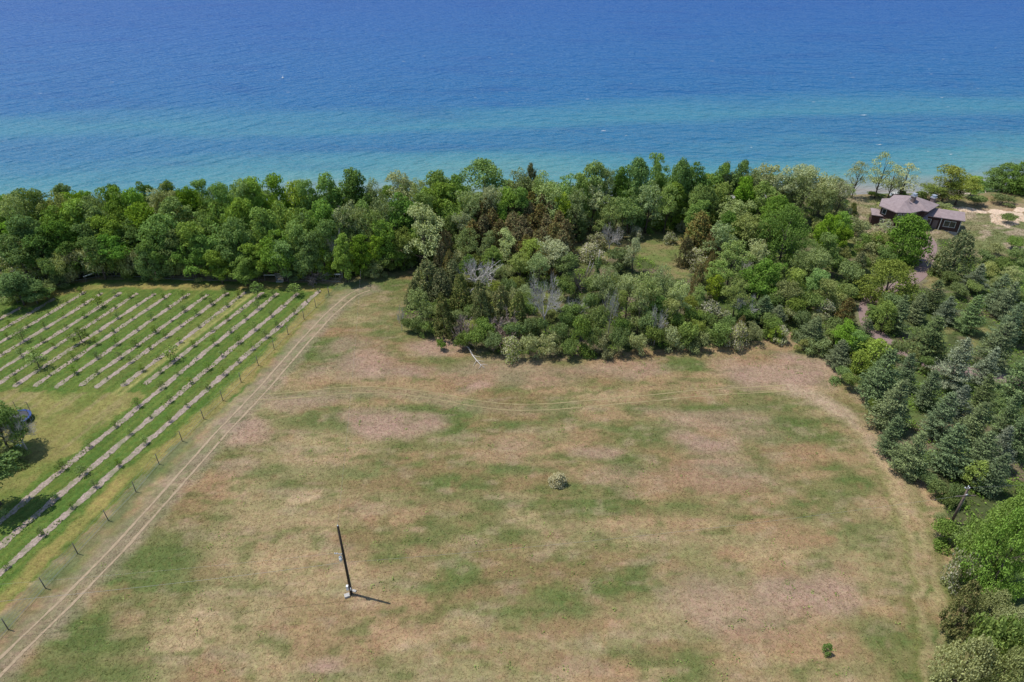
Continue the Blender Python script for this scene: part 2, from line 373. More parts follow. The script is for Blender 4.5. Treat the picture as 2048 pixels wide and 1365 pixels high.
WOOD = gxy([(-400, 640), (0, 600), (70, 588), (140, 559), (240, 549), (420, 550), (560, 556), (700, 554), (830, 540), (800, 640), (860, 665), (940, 695), (1020, 712), (1180, 714), (1280, 700), (1420, 695), (1530, 680), (1560, 655),
            (1640, 690), (1700, 740), (1740, 800), (1750, 860), (1830, 930), (1900, 1000), (1890, 1060), (1940, 1120), (1920, 1240), (1960, 1300), (1900, 1400), (3000, 1500), (3400, 560), (2600, 480), (2048, 470), (1930, 455), (1740, 440), (1700, 392), (1024, 345), (0, 372), (-900, 420)])
CLEAR = gxy([(1135, 470), (1180, 452), (1240, 447), (1290, 442), (1330, 447), (1360, 462), (1390, 480), (1375, 500), (1382, 530), (1375, 556), (1345, 560), (1320, 535), (1285, 515), (1250, 500), (1200, 530), (1150, 535), (1128, 515)])
GLADE = [gxy([(1790, 690), (1830, 672), (1880, 640), (1915, 660), (1880, 700), (1850, 720), (1810, 715)]), gxy([(1935, 660), (1990, 650), (2010, 680), (1970, 700), (1940, 690)]),
         gxy([(1870, 500), (1895, 520), (1900, 560), (1880, 590), (1850, 570), (1860, 530)]), gxy([(1640, 445), (1700, 452), (1745, 500), (1750, 560), (1730, 560), (1715, 500), (1650, 470)]), gxy([(2010, 740), (2048, 750), (2100, 800), (2040, 810), (2015, 780)])]
DUNE = gxy([(1690, 392), (1760, 392), (1850, 398), (1950, 425), (2400, 460), (2400, 500), (1960, 520), (1900, 480), (1740, 470), (1690, 440)])
SAND = [gxy([(1975, 418), (2040, 425), (2060, 440), (2010, 455), (1985, 445)]), gxy([(1880, 412), (1930, 414), (1975, 424), (1970, 428), (1920, 424), (1880, 418)]), gxy([(2030, 415), (2090, 422), (2090, 428), (2030, 424)]), gxy([(1858, 478), (1870, 480), (1866, 492), (1855, 488)])]
DRIVE = smooth(gxy([(2130, 795), (2048, 768), (1960, 748), (1880, 735), (1820, 712), (1775, 686), (1741, 655), (1733, 628), (1738, 606), (1756, 590), (1790, 575), (1822, 562), (1842, 546), (1850, 527), (1857, 508), (1860, 490), (1850, 474)]))
SIDE = smooth(gxy([(1880, 1400), (1868, 1280), (1852, 1150), (1825, 1040), (1785, 950), (1745, 885), (1700, 840), (1640, 800), (1590, 782)]))
CROSS = smooth(gxy([(508, 801), (560, 799), (620, 794), (680, 788), (760, 787), (860, 797), (940, 812), (1020, 821), (1100, 820), (1200, 812), (1300, 803), (1400, 793), (1500, 787), (1585, 782)]))
def offset(pts, d):
    p = np.array(pts); t = np.gradient(p, axis=0); t /= np.linalg.norm(t, axis=1, keepdims=True)
    return [tuple(q) for q in p + d * np.c_[t[:, 1], -t[:, 0]]]
PATCH = {'green': [(860, 950, 120, 45, .8), (1130, 1170, 150, 50, .75), (330, 1130, 130, 50, .6), (160, 1250, 110, 70, .65), (600, 1085, 120, 35, .5), (940, 845, 110, 35, .75), (1000, 790, 60, 25, .5), (1245, 935, 60, 16, .6),
                   (1640, 920, 42, 18, 1), (1600, 1000, 42, 16, .8), (1650, 722, 60, 32, 1), (1712, 790, 36, 36, .9), (650, 705, 110, 42, .7), (600, 640, 60, 40, .5), (1400, 738, 45, 13, .8), (1560, 850, 50, 20, .5), (890, 1300, 60, 26, .6),
                   (1760, 1085, 60, 34, .8), (1000, 930, 90, 25, .6), (660, 860, 60, 22, .5), (1180, 1000, 80, 25, .5), (1350, 1280, 120, 40, .4), (790, 1090, 60, 22, .5), (1460, 940, 60, 16, .5), (1700, 960, 40, 18, .5), (1820, 1180, 40, 90, .6), (1030, 760, 50, 22, .6), (800, 580, 60, 20, .6), (1000, 850, 40, 14, .6), (560, 950, 70, 25, .45)],
         'pink': [(785, 850, 110, 30, 1), (500, 862, 60, 32, .9), (740, 735, 100, 34, .8), (835, 742, 60, 18, .7), (950, 770, 40, 14, .8), (1560, 742, 120, 34, .9), (1400, 892, 60, 16, .6), (1200, 912, 60, 18, .5), (1640, 1180, 130, 55, .8), (880, 692, 60, 22, .8),
                  (1250, 742, 120, 16, .6), (640, 1340, 60, 18, .7), (1470, 1210, 150, 70, .4), (620, 810, 90, 12, .6), (470, 940, 70, 25, .4), (1820, 960, 20, 40, .5), (560, 770, 30, 25, .5), (700, 690, 60, 20, .4)],
         'straw': [(610, 990, 38, 22, .9), (800, 1275, 60, 22, .8), (430, 1235, 150, 25, .6), (1040, 1060, 80, 38, .7), (1585, 776, 46, 10, 1), (1640, 820, 50, 18, .6), (1760, 910, 26, 46, .9), (1160, 870, 90, 22, .5), (1000, 1000, 70, 18, .5), (1250, 1330, 120, 30, .5), (1200, 790, 90, 14, .6), (1780, 955, 22, 40, .6), (1500, 1000, 100, 20, .4), (350, 1290, 80, 25, .4)]}
def patchmask(kind, x, y):
    m = np.zeros(x.shape)
    for u, v, a, b, w in PATCH[kind]:
        X, Y, _ = gp(u, v); dpt = Y * cP + CAMH * sP
        ax = a * dpt / F; ay = abs(gp(u, v - b)[1] - gp(u, v + b)[1]) / 2
        r = np.hypot((x - X) / ax, (y - Y) / ay)
        m = np.maximum(m, w * (1 - sstep(0.35, 1.25, r)))
    return m
def lerp(c, d, m): return c * (1 - m[..., None]) + np.array(d) * m[..., None]
row0 = np.array(ROWS[0]); rdir = row0[0] - row0[1]; rdir /= np.linalg.norm(rdir); rnor = np.array([-rdir[1], rdir[0]])
def ground_colour(x, y):
    sh = x.shape; x = x.ravel(); y = y.ravel()
    jx = x + (fbm(x / 1.6, y / 1.6, 31, 3) - .5) * 2.2; jy = y + (fbm(x / 1.6, y / 1.6, 47, 3) - .5) * 2.2
    wx = x + (fbm(x / 9, y / 9, 3, 3) - .5) * 9; wy = y + (fbm(x / 9, y / 9, 8, 3) - .5) * 7
    n1 = fbm(x / 15, y / 5.0, 21, 5); n2 = fbm(x / 5, y / 3.0, 33, 4); n3 = fbm(x / 1.7, y / 1.4, 77, 3); n4 = fbm(x / 30, y / 12, 90, 3)
    # the dry hay field
    c = np.tile(np.array([0.278, 0.194, 0.100]), (x.size, 1))
    lft = 1 - sstep(-40, 35, x)
    g = np.clip(sstep(.37 - .10 * lft, .60 - .10 * lft, n1 * .6 + n2 * .4) * .8 + .28 * sstep(.45, .75, vnoise(y / 1.9 + .5 * fbm(x / 25, y / 25, 2, 2), x / 40, 44)) - .14 + patchmask('green', wx, wy) * np.clip(-.25 + 2.1 * fbm(x / 9, y / 2.4, 141, 4), 0, 1.1), 0, 1)
    c = lerp(c, (0.100, 0.130, 0.036), g)
    st = np.clip(patchmask('straw', wx, wy) * (.4 + n2) + sstep(.58, .75, n4) * .5, 0, 1); c = lerp(c, (0.365, 0.270, 0.150), st)
    pk = np.clip(patchmask('pink', wx, wy) * (.35 + 1.1 * n2) + sstep(.6, .78, 1 - n4) * .35, 0, 1); c = lerp(c, (0.325, 0.222, 0.162), pk)
    c = lerp(c, (0.225, 0.128, 0.070), sstep(.60, .8, n3) * .4); c = lerp(c, (0.265, 0.158, 0.085), sstep(.52, .7, fbm(x / 11, y / 5, 101, 3)) * .55)
    c = lerp(c, (0.085, 0.115, 0.028), sstep(.56, .76, fbm(x / 2.8, y / 1.3, 61, 4)) * .6); c = lerp(c, (0.345, 0.250, 0.165), sstep(.58, .76, fbm(x / 3.0, y / 1.4, 163, 4)) * .4); c = lerp(c, (0.315, 0.208, 0.150), np.clip(pk * .75 + .03, 0, .8))
    d = polydist(jx, jy, SIDE); c = lerp(c, (0.37, 0.272, 0.19), np.clip((1 - sstep(.5, 3.0, d)) * .9 * (.2 + n2) * sstep(66, 86, y), 0, .9))
    c = lerp(c, (0.13, 0.14, 0.04), (1 - sstep(.3, 1.1, np.abs(d - 1.6))) * .55 * (1 - sstep(70, 95, y))); c = lerp(c, (0.36, 0.27, 0.15), (1 - sstep(.2, .8, np.abs(d - .9))) * .45 * (.4 + n2) * (1 - sstep(70, 95, y)))
    # dirt of the farm track
    d = polydist(jx, jy, RUT_A); dm = (1 - sstep(1.3, 3.2, np.abs(polydist(jx, jy, offset(RUT_A, 0.9))))) * (.55 + .5 * n2)
    c = lerp(c, (0.262, 0.202, 0.138), np.clip(dm, 0, 1) * .85); c = lerp(c, (0.13, 0.145, 0.06), np.clip(dm, 0, 1) * sstep(.46, .62, n3) * .7)
    d = polydist(jx, jy, CROSS); c = lerp(c, (0.28, 0.215, 0.14), (1 - sstep(.6, 2.2, d)) * .4 * (1 - sstep(-15, 25, x)))
    # orchard turf
    o = inpoly(jx * .4 + x * .6, jy * .4 + y * .6, ORCH).astype(float)
    u = (x - row0[0][0]) * rnor[0] + (y - row0[0][1]) * rnor[1]; v = (x - row0[0][0]) * rdir[0] + (y - row0[0][1]) * rdir[1]
    stripe = 0.5 + 0.5 * np.sin(u * 2 * math.pi / 1.25 + .6 * fbm(v / 9, u / 2, 4, 2)); sn = fbm(u / .35, v / 14, 12, 3)
    t = np.tile(np.array([0.078, 0.128, 0.024]), (x.size, 1))
    t = lerp(t, (0.128, 0.165, 0.034), np.clip(stripe * .75 + (sn - .5) * 1.1, 0, 1)); t = lerp(t, (0.06, 0.115, 0.02), sstep(.5, .7, fbm(x / 4, y / 4, 55, 3)) * .6)
    t = lerp(t, (0.17, 0.165, 0.045), sstep(.55, .75, fbm(u / 2.2, v / 20, 19, 3)) * .35)
    r4 = np.array(ROWS[3]); d4 = np.abs((x - r4[0][0]) * rnor[0] + (y - r4[0][1]) * rnor[1] - 2.3)
    t = lerp(t, (0.30, 0.27, 0.095), (1 - sstep(.6, 1.5, d4)) * np.clip(.35 + stripe * .5 + (sn - .5), 0, 1) * (v > -75))
    c = c * (1 - o[:, None]) + t * o[:, None]
    # weedy fence line
    d = polydist(jx, jy, offset(RUT_A, -3.6)); c = lerp(c, (0.115, 0.145, 0.060), (1 - sstep(.5, 1.6, d)) * (.35 + .8 * n2) * .8)
    # yard lawn
    l = inpoly(jx, jy, LAWN).astype(float)
    lw = lerp(lerp(np.tile(np.array([0.205, 0.185, 0.060]), (x.size, 1)), (0.13, 0.155, 0.036), sstep(.4, .65, fbm(x / 5, y / 3.5, 71, 4))), (0.26, 0.205, 0.10), sstep(.5, .75, fbm(u / 1.0, v / 9, 14, 3)) * .6)
    c = c * (1 - l[:, None]) + lw * l[:, None]
    d = polydist(jx, jy, MOWN); c = lerp(c, (0.285, 0.215, 0.075), (1 - sstep(.35, 1.25, np.abs(d - .4))) * np.clip(.35 + .9 * n2, 0, 1) * .85)
    # forest floor and scrub
    w = inpoly(jx, jy, WOOD).astype(float)
    wf = lerp(np.tile(np.array([0.070, 0.085, 0.030]), (x.size, 1)), (0.14, 0.115, 0.07), sstep(.5, .7, n2)); wf = lerp(wf, (0.085, 0.125, 0.034), sstep(.45, .65, n1) * sstep(20, 60, x) * .9)
    c = c * (1 - w[:, None]) + wf * w[:, None]
    for k, pl in enumerate([CLEAR] + GLADE):
        q = inpoly(jx, jy, pl).astype(float)
        gl = lerp(np.tile(np.array([0.125, 0.150, 0.045]), (x.size, 1)), (0.20, 0.165, 0.075), sstep(.45, .66, n2 * .6 + n1 * .4))
        c = c * (1 - q[:, None]) + gl * q[:, None]
    q = inpoly(jx, jy, DUNE).astype(float)
    du = lerp(np.tile(np.array([0.26, 0.215, 0.125]), (x.size, 1)), (0.15, 0.165, 0.065), np.clip(sstep(.42, .6, n1) + sstep(95, 115, x) * .4, 0, 1)); du = lerp(du, (0.36, 0.28, 0.20), sstep(.58, .7, n2) * .8)
    c = c * (1 - q[:, None]) + du * q[:, None]
    for pl in SAND:
        q = inpoly(jx, jy, pl).astype(float); c = lerp(c, (0.62, 0.47, 0.35), q * (.75 + .25 * n3))
    d = polydist(jx, jy, DRIVE); c = lerp(c, (0.19, 0.175, 0.10), (1 - sstep(1.6, 2.6, d)) * .7)
    # bluff and beach
    s = y - shore(x); b = sstep(-40, -30, s + (n2 - .5) * 10)
    bl = lerp(np.tile(np.array([0.22, 0.17, 0.10]), (x.size, 1)), (0.10, 0.13, 0.04), sstep(.45, .6, n2)); c = c * (1 - b[:, None]) + bl * b[:, None]
    b = sstep(-14, -10, s + (n2 - .5) * 4); c = lerp(c, (0.40, 0.32, 0.25), b); c = lerp(c, (0.27, 0.215, 0.17), sstep(-3, 0, s))
    c = c * (0.98 + 0.14 * n3)[:, None]
    return c.reshape(*sh, 3)

# ------------------------------------------------------------------ ground and lake
def axis(a, b, st, lo, hi):
    core = np.arange(a, b + st / 2, st); L, Rr = [], []
    q, d = a, st
    while q > lo: d *= 1.35; q -= d; L.append(q)
    q, d = b, st
    while q < hi: d *= 1.35; q += d; Rr.append(q)
    return np.array(L[::-1] + list(core) + Rr)
gx = axis(-140, 150, 0.48, -2500, 2500); gy = axis(34, 215, 0.48, -1200, 800)
GX, GY = np.meshgrid(gx, gy)
GZ = zground(GX, GY); GC = ground_colour(GX, GY)
ni, nj = GX.shape
ii, jj = np.meshgrid(np.arange(ni - 1), np.arange(nj - 1), indexing='ij'); q0 = ii * nj + jj
g = G(); g.add(np.stack([GX, GY, GZ], -1).reshape(-1, 3), np.stack([q0, q0 + 1, q0 + nj + 1, q0 + nj], -1).reshape(-1, 4))
tag(g.obj('ground', M['ground'], smooth=True, colattr=GC.reshape(-1, 3)), 'dry hay field, orchard turf and scrub above the lake', kind='structure')
g = G(); wx = np.linspace(-6000, 6000, 25); wy = np.concatenate([np.linspace(120, 400, 8), np.linspace(600, 9000, 12)])
WX, WY = np.meshgrid(wx, wy); a, b = WX.shape; ii, jj = np.meshgrid(np.arange(a - 1), np.arange(b - 1), indexing='ij'); q0 = ii * b + jj
g.add(np.stack([WX, WY, np.full(WX.shape, LAKE)], -1).reshape(-1, 3), np.stack([q0, q0 + 1, q0 + b + 1, q0 + b], -1).reshape(-1, 4))
tag(g.obj('lake_water', M['water']), 'rippled blue lake, turquoise over the sandbars', kind='structure')

def ribbon(name, pts, width, mat, lift, kind='structure', step=0.6, wob=0.15, label=None, edge=0.35):
    p = np.array(pts, float); seg = np.r_[0, np.cumsum(np.linalg.norm(np.diff(p, axis=0), axis=1))]
    n = max(3, int(seg[-1] / step)); s = np.linspace(0, seg[-1], n); c = np.c_[np.interp(s, seg, p[:, 0]), np.interp(s, seg, p[:, 1])]
    t = np.gradient(c, axis=0); t /= np.linalg.norm(t, axis=1, keepdims=True); nn = np.c_[-t[:, 1], t[:, 0]]
    lv, ed = [], []
    for k, (o, e) in enumerate(((-.5, 0), (-.5 + edge, 1), (.5 - edge, 1), (.5, 0))):
        w = width * o * (1 + wob * (rng.random(n) - .5) * 2) + wob * .3 * width * np.sin(s * .7 + k)
        q = c + nn * w[:, None]; lv.append(np.c_[q, zground(q[:, 0], q[:, 1]) + lift]); ed.append(np.full(n, float(e)))
    v = np.stack(lv, 1).reshape(-1, 3); e = np.stack(ed, 1).reshape(-1)
    e[:4] = 0; e[-4:] = 0
    f = [[i * 4 + k, i * 4 + k + 1, i * 4 + k + 5, i * 4 + k + 4] for i in range(n - 1) for k in range(3)]
    g = G(); g.add(v, f); o = g.obj(name, mat, colattr=np.repeat(e[:, None], 3, 1)); tag(o, label, kind=kind); return o
ORD = ['first', 'second', 'third', 'fourth', 'fifth', 'sixth', 'seventh', 'eighth', 'ninth', 'tenth', 'eleventh', 'twelfth', 'thirteenth', 'fourteenth', 'fifteenth', 'sixteenth', 'seventeenth', 'eighteenth', 'nineteenth', 'twentieth',
       'twenty-first', 'twenty-second', 'twenty-third', 'twenty-fourth', 'twenty-fifth', 'twenty-sixth', 'twenty-seventh', 'twenty-eighth', 'twenty-ninth', 'thirtieth']
ORD += ['%dth' % k for k in range(31, 200)]
for k, r in enumerate(ROWS):
    ribbon('mulch_ground_strip', r, 1.35 if k < 3 else 1.25, M['mulch'], 0.035, label='pale wood chip strip, %s orchard row from the track fence' % ORD[k], wob=.22)
ribbon('track', RUT_A, 0.55, M['rut'], 0.03, label='pale outer wheel rut of the farm track beside the fence', wob=.3)
ribbon('track', offset(RUT_A, 1.75), 0.55, M['rut'], 0.03, label='pale inner wheel rut of the farm track on the field side', wob=.3)
ribbon('track', CROSS, 0.34, M['rutfaint'], 0.03, label='faint wheel rut crossing the field, nearer the camera', wob=.3)
ribbon('track', offset(CROSS, -1.6), 0.34, M['rutfaint'], 0.03, label='faint wheel rut crossing the field, nearer the thicket', wob=.3)
ribbon('driveway_road', DRIVE, 3.0, M['drive'], 0.05, label='curving reddish grey driveway leading to the house', wob=.03, edge=.08)
# ------------------------------------------------------------------ plants: a few shapes of each kind, copied
def unit(v): return v / (np.linalg.norm(v, axis=-1, keepdims=True) + 1e-9)
def leaves(g, c, nrm, size, rs, aspect=0.62, along=None, mi=0):
    """small kite-shaped leaf faces at c, facing nrm"""
    n = len(c); size = np.broadcast_to(size, (n,))
    if along is None: along = unit(rs.normal(size=(n, 3)))
    t = unit(along - nrm * (along * nrm).sum(1, keepdims=True)); b = np.cross(nrm, t)
    s = size[:, None] * .5
    k = (rs.random((n, 1)) - .5) * .5
    v = np.stack([c - t * s, c + b * s * aspect + t * s * k, c + t * s, c - b * s * aspect + t * s * k], 1)
    g.add(v.reshape(-1, 3), np.arange(n * 4).reshape(-1, 4), mi)
def clumpcrown(g, rs, cents, rad, per, size, jit=0.7, flat=0.85, mi=0, low=-0.55, shell=(.72, 1.06)):
    """leaf clumps: leaves spread over the shell of each small ball, the underside left thin"""
    for (c, r) in zip(cents, rad):
        n = int(per * (r / np.mean(rad)) ** 2) + 4
        d = unit(rs.normal(size=(n * 2, 3))); d = d[d[:, 2] > low + rs.random(len(d)) * .3][:n]
        rr = r * (shell[0] + (shell[1] - shell[0]) * rs.random((len(d), 1))) * (1 + .18 * np.sin(5 * d[:, :1] + 3 * c[0]) * np.cos(4 * d[:, 1:2] + c[1]))
        p = c + d * rr * np.array([1, 1, flat])
        nr = unit(d + jit * rs.normal(size=d.shape) + np.array([0, 0, .35]))
        m = mi if not callable(mi) else mi(len(d))
        leaves(g, p, nr, size * (0.7 + .6 * rs.random(len(d))), rs, mi=m)
def limbs(g, rs, h, r0, crown_c, tips, n=7, lean=0.0, top=0.62):
    a = rs.random() * 6.28
    bend = np.array([math.cos(a), math.sin(a), 0]) * lean * h
    zs = np.linspace(-0.3, h * top, 6); tr = np.array([[0, 0, z] + bend * (max(z, 0) / h) ** 2 for z in zs])
    g.tube(tr, r0 * (1.15 - .85 * np.linspace(0, 1, 6)), 6)
    for k in rs.choice(len(tips), min(n, len(tips)), replace=False):
        t = tips[k]; z0 = min(h * top * .95, max(h * .18, t[2] * (0.35 + .35 * rs.random())))
        s = np.array([0, 0, z0]) + bend * (z0 / h) ** 2; m = (s + t) / 2 + np.array([0, 0, -.03 * h])
        g.tube([s, m, t], [r0 * .42, r0 * .27, r0 * .08], 5, cap=False)
def envelope(rs, h, w, n, base=0.2, shape=1.0, inner=.35):
    """points in an egg-shaped crown"""
    out = []
    ph = rs.random(4) * 6.28
    while len(out) < n:
        z = rs.random(); a = rs.random() * 6.28
        prof = (math.sin(math.pi * min(1, (z * .92 + .08)) ** shape)) ** .6
        prof *= 1 + .16 * math.sin(2 * a + ph[0]) + .12 * math.sin(3 * a + ph[1] + 5 * z)
        r = prof * (inner + (1 - inner) * math.sqrt(rs.random()))
        out.append((r * w / 2 * math.cos(a), r * w / 2 * math.sin(a), h * (base + (1 - base) * z)))
    return np.array(out)
def lobes(rs, h, w, n, base, cr):
    """an uneven crown: several big boughs of unlike size and height, each covered with clumps"""
    k = 5 + int(rs.random() * 4); out = []
    a0 = rs.random() * 6.28; L = [(0, 0, h * .72, w * .30, h * .26)]
    for j in range(k):
        a = a0 + j * 2.4; z = h * (base + .12 + (.80 - base) * rs.random()); f = 1 - .55 * max(0, (z / h - .45) / .55)
        d = w * .5 * (.42 + .3 * rs.random()) * f; L.append((d * math.cos(a), d * math.sin(a), z, w * (.17 + .13 * rs.random()), h * (.10 + .10 * rs.random())))
    wt = np.array([q[3] * q[3] for q in L]); wt /= wt.sum()
    for j in rs.choice(len(L), n, p=wt):
        x, y, z, r, rz = L[j]; d = unit(rs.normal(size=3)); s = (.55 + .45 * rs.random())
        out.append((x + d[0] * r * s, y + d[1] * r * s, min(h * .97 - cr * w * .4, max(h * base * .8, z + d[2] * rz * s))))
    return np.array(out)
PROTO = {}
H0, W0 = {}, {}
def broad(kind, mat, seeds, h=13, w=9, nclump=58, per=88, size=.42, cr=.135, base=.2, shape=.9, trunk=.24, open_=False, blossom=0, lean=.02, top=.62, bark='bark', inner=.45, flat=.82, jit=.7, lob=False):
    PROTO[kind] = []; H0[kind], W0[kind] = h, w
    for sd in seeds:
        rs = np.random.default_rng(sd)
        r = cr * w * (0.7 + .65 * rs.random(nclump))
        e = envelope(rs, h * .965 - cr * w * .3, w * (1 - cr), nclump, base, shape, inner)
        if lob: e = lobes(rs, h, w, nclump, base, cr)
        gt, gc = G(), G()
        limbs(gt, rs, h, trunk, None, e, 9 if not open_ else 16, lean, top)
        def mi(n): return (rs.random(n) < blossom).astype(int)
        clumpcrown(gc, rs, e, r, per, size, mi=mi if blossom else 0, flat=flat, jit=jit)
        mats = [M[mat], M['blossom']] if blossom else [M[mat]]
        PROTO[kind].append((gt.mesh('trunk', M[bark], True), gc.mesh('crown', mats)))
broad('maple', 'maple', (1, 2, 3, 4, 101, 102), nclump=100, per=80, size=.40, cr=.105, lob=True, base=.16)
broad('bright', 'bright', (5, 6, 7), nclump=120, per=80, base=.08, size=.38, cr=.10, lob=False)
broad('dark', 'dark', (8, 9, 10, 103), nclump=100, per=80, size=.40, cr=.105, lob=True, base=.14)
broad('yellow', 'yellow', (11, 12), h=8, w=6, nclump=46, per=64, size=.34, base=.12)
broad('soft', 'soft', (13, 14, 15, 104), nclump=110, per=36, size=.34, cr=.085, base=.14, open_=True, lob=True)
broad('silver', 'silver', (16, 17, 18), nclump=110, per=36, size=.34, cr=.085, base=.12, open_=True, lob=True)
broad('olive', 'olive', (19, 20, 21), nclump=96, per=54, size=.36, cr=.10, base=.12, lob=True)
broad('poplar', 'silver', (22, 23), h=13, w=7, nclump=46, per=30, size=.36, cr=.12, base=.32, open_=True, trunk=.2, lean=.08, top=.8, inner=.3)
broad('hedge', 'shrub', (24, 25, 26, 27, 124, 125), h=3, w=5, nclump=56, per=54, size=.25, cr=.115, base=-.08, trunk=.07, top=.5, lob=True)
broad('oliveshrub', 'shrubolive', (28, 29, 30, 126), h=3, w=5, nclump=56, per=52, size=.23, cr=.115, base=-.08, trunk=.07, top=.5, lob=True)
broad('cream', 'shrubolive', (31, 32, 33), h=3, w=4.4, nclump=34, per=64, size=.24, cr=.15, base=.0, shape=.75, trunk=.07, top=.5, blossom=.42)
broad('palebush', 'palebloom', (105,), h=3, w=3, nclump=50, per=75, size=.22, cr=.16, base=-.15, shape=.58, trunk=.06, top=.5)
broad('creamtree', 'soft', (34, 35), h=10, w=8, nclump=70, per=54, size=.34, cr=.12, base=.1, blossom=.2)
broad('sapling', 'weed', (36, 37, 38, 39), h=2.6, w=2.0, nclump=20, per=17, size=.20, cr=.17, base=.32, trunk=.045, top=.7, open_=True, jit=.9)
broad('bigleaf', 'bright', (40, 41), h=12, w=11, nclump=110, per=80, size=.34, cr=.10, base=.06, shape=.8)
broad('rounddark', 'dark', (110, 111), h=11, w=10, nclump=120, per=85, size=.38, cr=.10, base=.04, shape=.8)
broad('roundolive', 'olive', (112,), h=10, w=11, nclump=130, per=75, size=.34, cr=.09, base=.04, shape=.8)
broad('roundpale', 'shrubolive', (113, 114), h=6, w=9, nclump=120, per=80, size=.25, cr=.09, base=.0, shape=.75)
broad('roundmaple', 'maple', (115,), h=12, w=11, nclump=150, per=80, size=.30, cr=.085, base=.03, shape=.8)
broad('pointed', 'bright', (130,), h=13, w=8, nclump=120, per=80, size=.36, cr=.10, base=.02, shape=.45)
broad('bush', 'weed', (140,), h=2, w=2.4, nclump=30, per=60, size=.2, cr=.16, base=-.1, shape=.62, trunk=.05, top=.4)
def conifer_cedar(kind, mat, seeds, h=10, w=6.2, n=210, per=28, ovoid=.55):
    PROTO[kind] = []; H0[kind], W0[kind] = h, w
    for sd in seeds:
        rs = np.random.default_rng(sd); gt, gc = G(), G()
        gt.tube([(0, 0, -.3), (0, 0, h * .5), (.05, 0, h * .9)], [.2, .13, .03], 6)
        ph = rs.random(3) * 6.28
        for k in range(n):
            z = rs.random() ** 1.15; a = rs.random() * 6.28
            prof = (1 - z) ** ovoid * min(1, .45 + 3.5 * z) * (1 + .18 * math.sin(2 * a + ph[0]) + .14 * math.sin(5 * a + ph[1] + 9 * z))
            r = prof * w * .5 * (.6 + .4 * rs.random()); c = np.array([r * math.cos(a), r * math.sin(a), .25 + z * h * .93])
            m = per; u = rs.random(m) - .3
            p = c + np.c_[rs.normal(size=(m, 2)) * .2 * (1 - .5 * u[:, None]), u * 1.15]
            out = unit(np.array([math.cos(a), math.sin(a), .3]) + .7 * rs.normal(size=(m, 3)))
            leaves(gc, p, out, .34 * (.7 + .6 * rs.random(m)), rs, .45, along=unit(np.array([math.cos(a) * .35, math.sin(a) * .35, 1]) + .3 * rs.normal(size=(m, 3))))
        PROTO[kind].append((gt.mesh('trunk', M['bark'], True), gc.mesh('crown', [M[mat]])))
conifer_cedar('cedar', 'cedar', (50, 51, 52))
conifer_cedar('cedargreen', 'cedargreen', (53, 54, 55), h=9, w=6, ovoid=.55)
def conifer_pine(kind, mat, seeds, h=12, w=8, whorls=19):
    PROTO[kind] = []; H0[kind], W0[kind] = h, w
    for sd in seeds:
        rs = np.random.default_rng(sd); gt, gc = G(), G()
        gt.tube([(0, 0, -.3), (0, 0, h * .5), (.06, 0, h * .96)], [.24, .15, .02], 6)
        ph = rs.random() * 6.28
        for k in range(whorls):
            t = (k + .3 * rs.random()) / whorls; z = h * (.05 + .92 * t)
            L = w * .5 * (1 - t) ** .9 * (.35 + .65 * min(1, t * 5 + .45)); nb = 6 + int(rs.random() * 4) if t < .85 else 5; a0 = rs.random() * 6.28
            for j in range(nb):
                a = a0 + j * 6.28 / nb + .35 * rs.normal(); l = L * (.7 + .42 * rs.random()) * (1 + .28 * math.sin(a + ph) + .2 * math.sin(2 * a + 7 * t + ph)) + .25
                if rs.random() < .10: continue
                d = np.array([math.cos(a), math.sin(a), 0]); up = .18 + .5 * t
                tipz = z + l * up * (.5 + .5 * rs.random())
                if l > .8: gt.tube([(0, 0, z), d * l * .8 + np.array([0, 0, z + (tipz - z) * .6])], [.05, .015], 4, cap=False)
                ns = max(3, int(l * 3.4))
                for q in range(ns):
                    f = (q + .6 + .3 * rs.random()) / (ns + .3)
                    if f < .22 and l > 1: continue
                    c = d * l * f + np.array([0, 0, z + (tipz - z) * f ** 1.4])
                    m = 9; lat = np.cross(d, [0, 0, 1])
                    wd = (.18 + .42 * (1 - abs(f - .55))) * min(1, l / 1.6)
                    p = c + lat * (rs.normal(size=(m, 1)) * wd) + rs.normal(size=(m, 3)) * .09 + d * rs.normal(size=(m, 1)) * .15
                    al = unit(d + lat * rs.normal(size=(m, 1)) * .6 + np.array([0, 0, .3]) + .2 * rs.normal(size=(m, 3)))
                    nr = unit(np.array([0, 0, 1.0]) + .6 * rs.normal(size=(m, 3)) + .3 * d)
                    leaves(gc, p, nr, .46 * (.7 + .6 * rs.random(m)), rs, .34, along=al)
        PROTO[kind].append((gt.mesh('trunk', M['bark'], True), gc.mesh('crown', [M[mat]])))
conifer_pine('pine', 'pine', (60, 61, 62, 63), whorls=17)
conifer_pine('pinepale', 'pinepale', (64, 65, 66))
def branches(g, rs, p, d, L, r, depth, spread, upb):
    n = 3; pts = [p]; dd = d
    for k in range(n):
        dd = unit(dd + .16 * rs.normal(size=3) + np.array([0, 0, upb])); pts.append(pts[-1] + dd * L / n)
    g.tube(pts, np.linspace(r, r * .55, n + 1), 5 if depth > 2 else 3, cap=False)
    if depth == 0: return
    for j in range(3 if depth > 1 else 4):
        f = .35 + .65 * rs.random(); i = min(n - 1, int(f * n)); b = pts[i] + (pts[i + 1] - pts[i]) * (f * n - i)
        nd = unit(dd + spread * rs.normal(size=3)); branches(g, rs, b, nd, L * (.55 + .2 * rs.random()), max(.035, r * .5), depth - 1, spread, upb)
    branches(g, rs, pts[-1], unit(dd + .4 * spread * rs.normal(size=3)), L * .68, max(.028, r * .55), depth - 1, spread, upb)
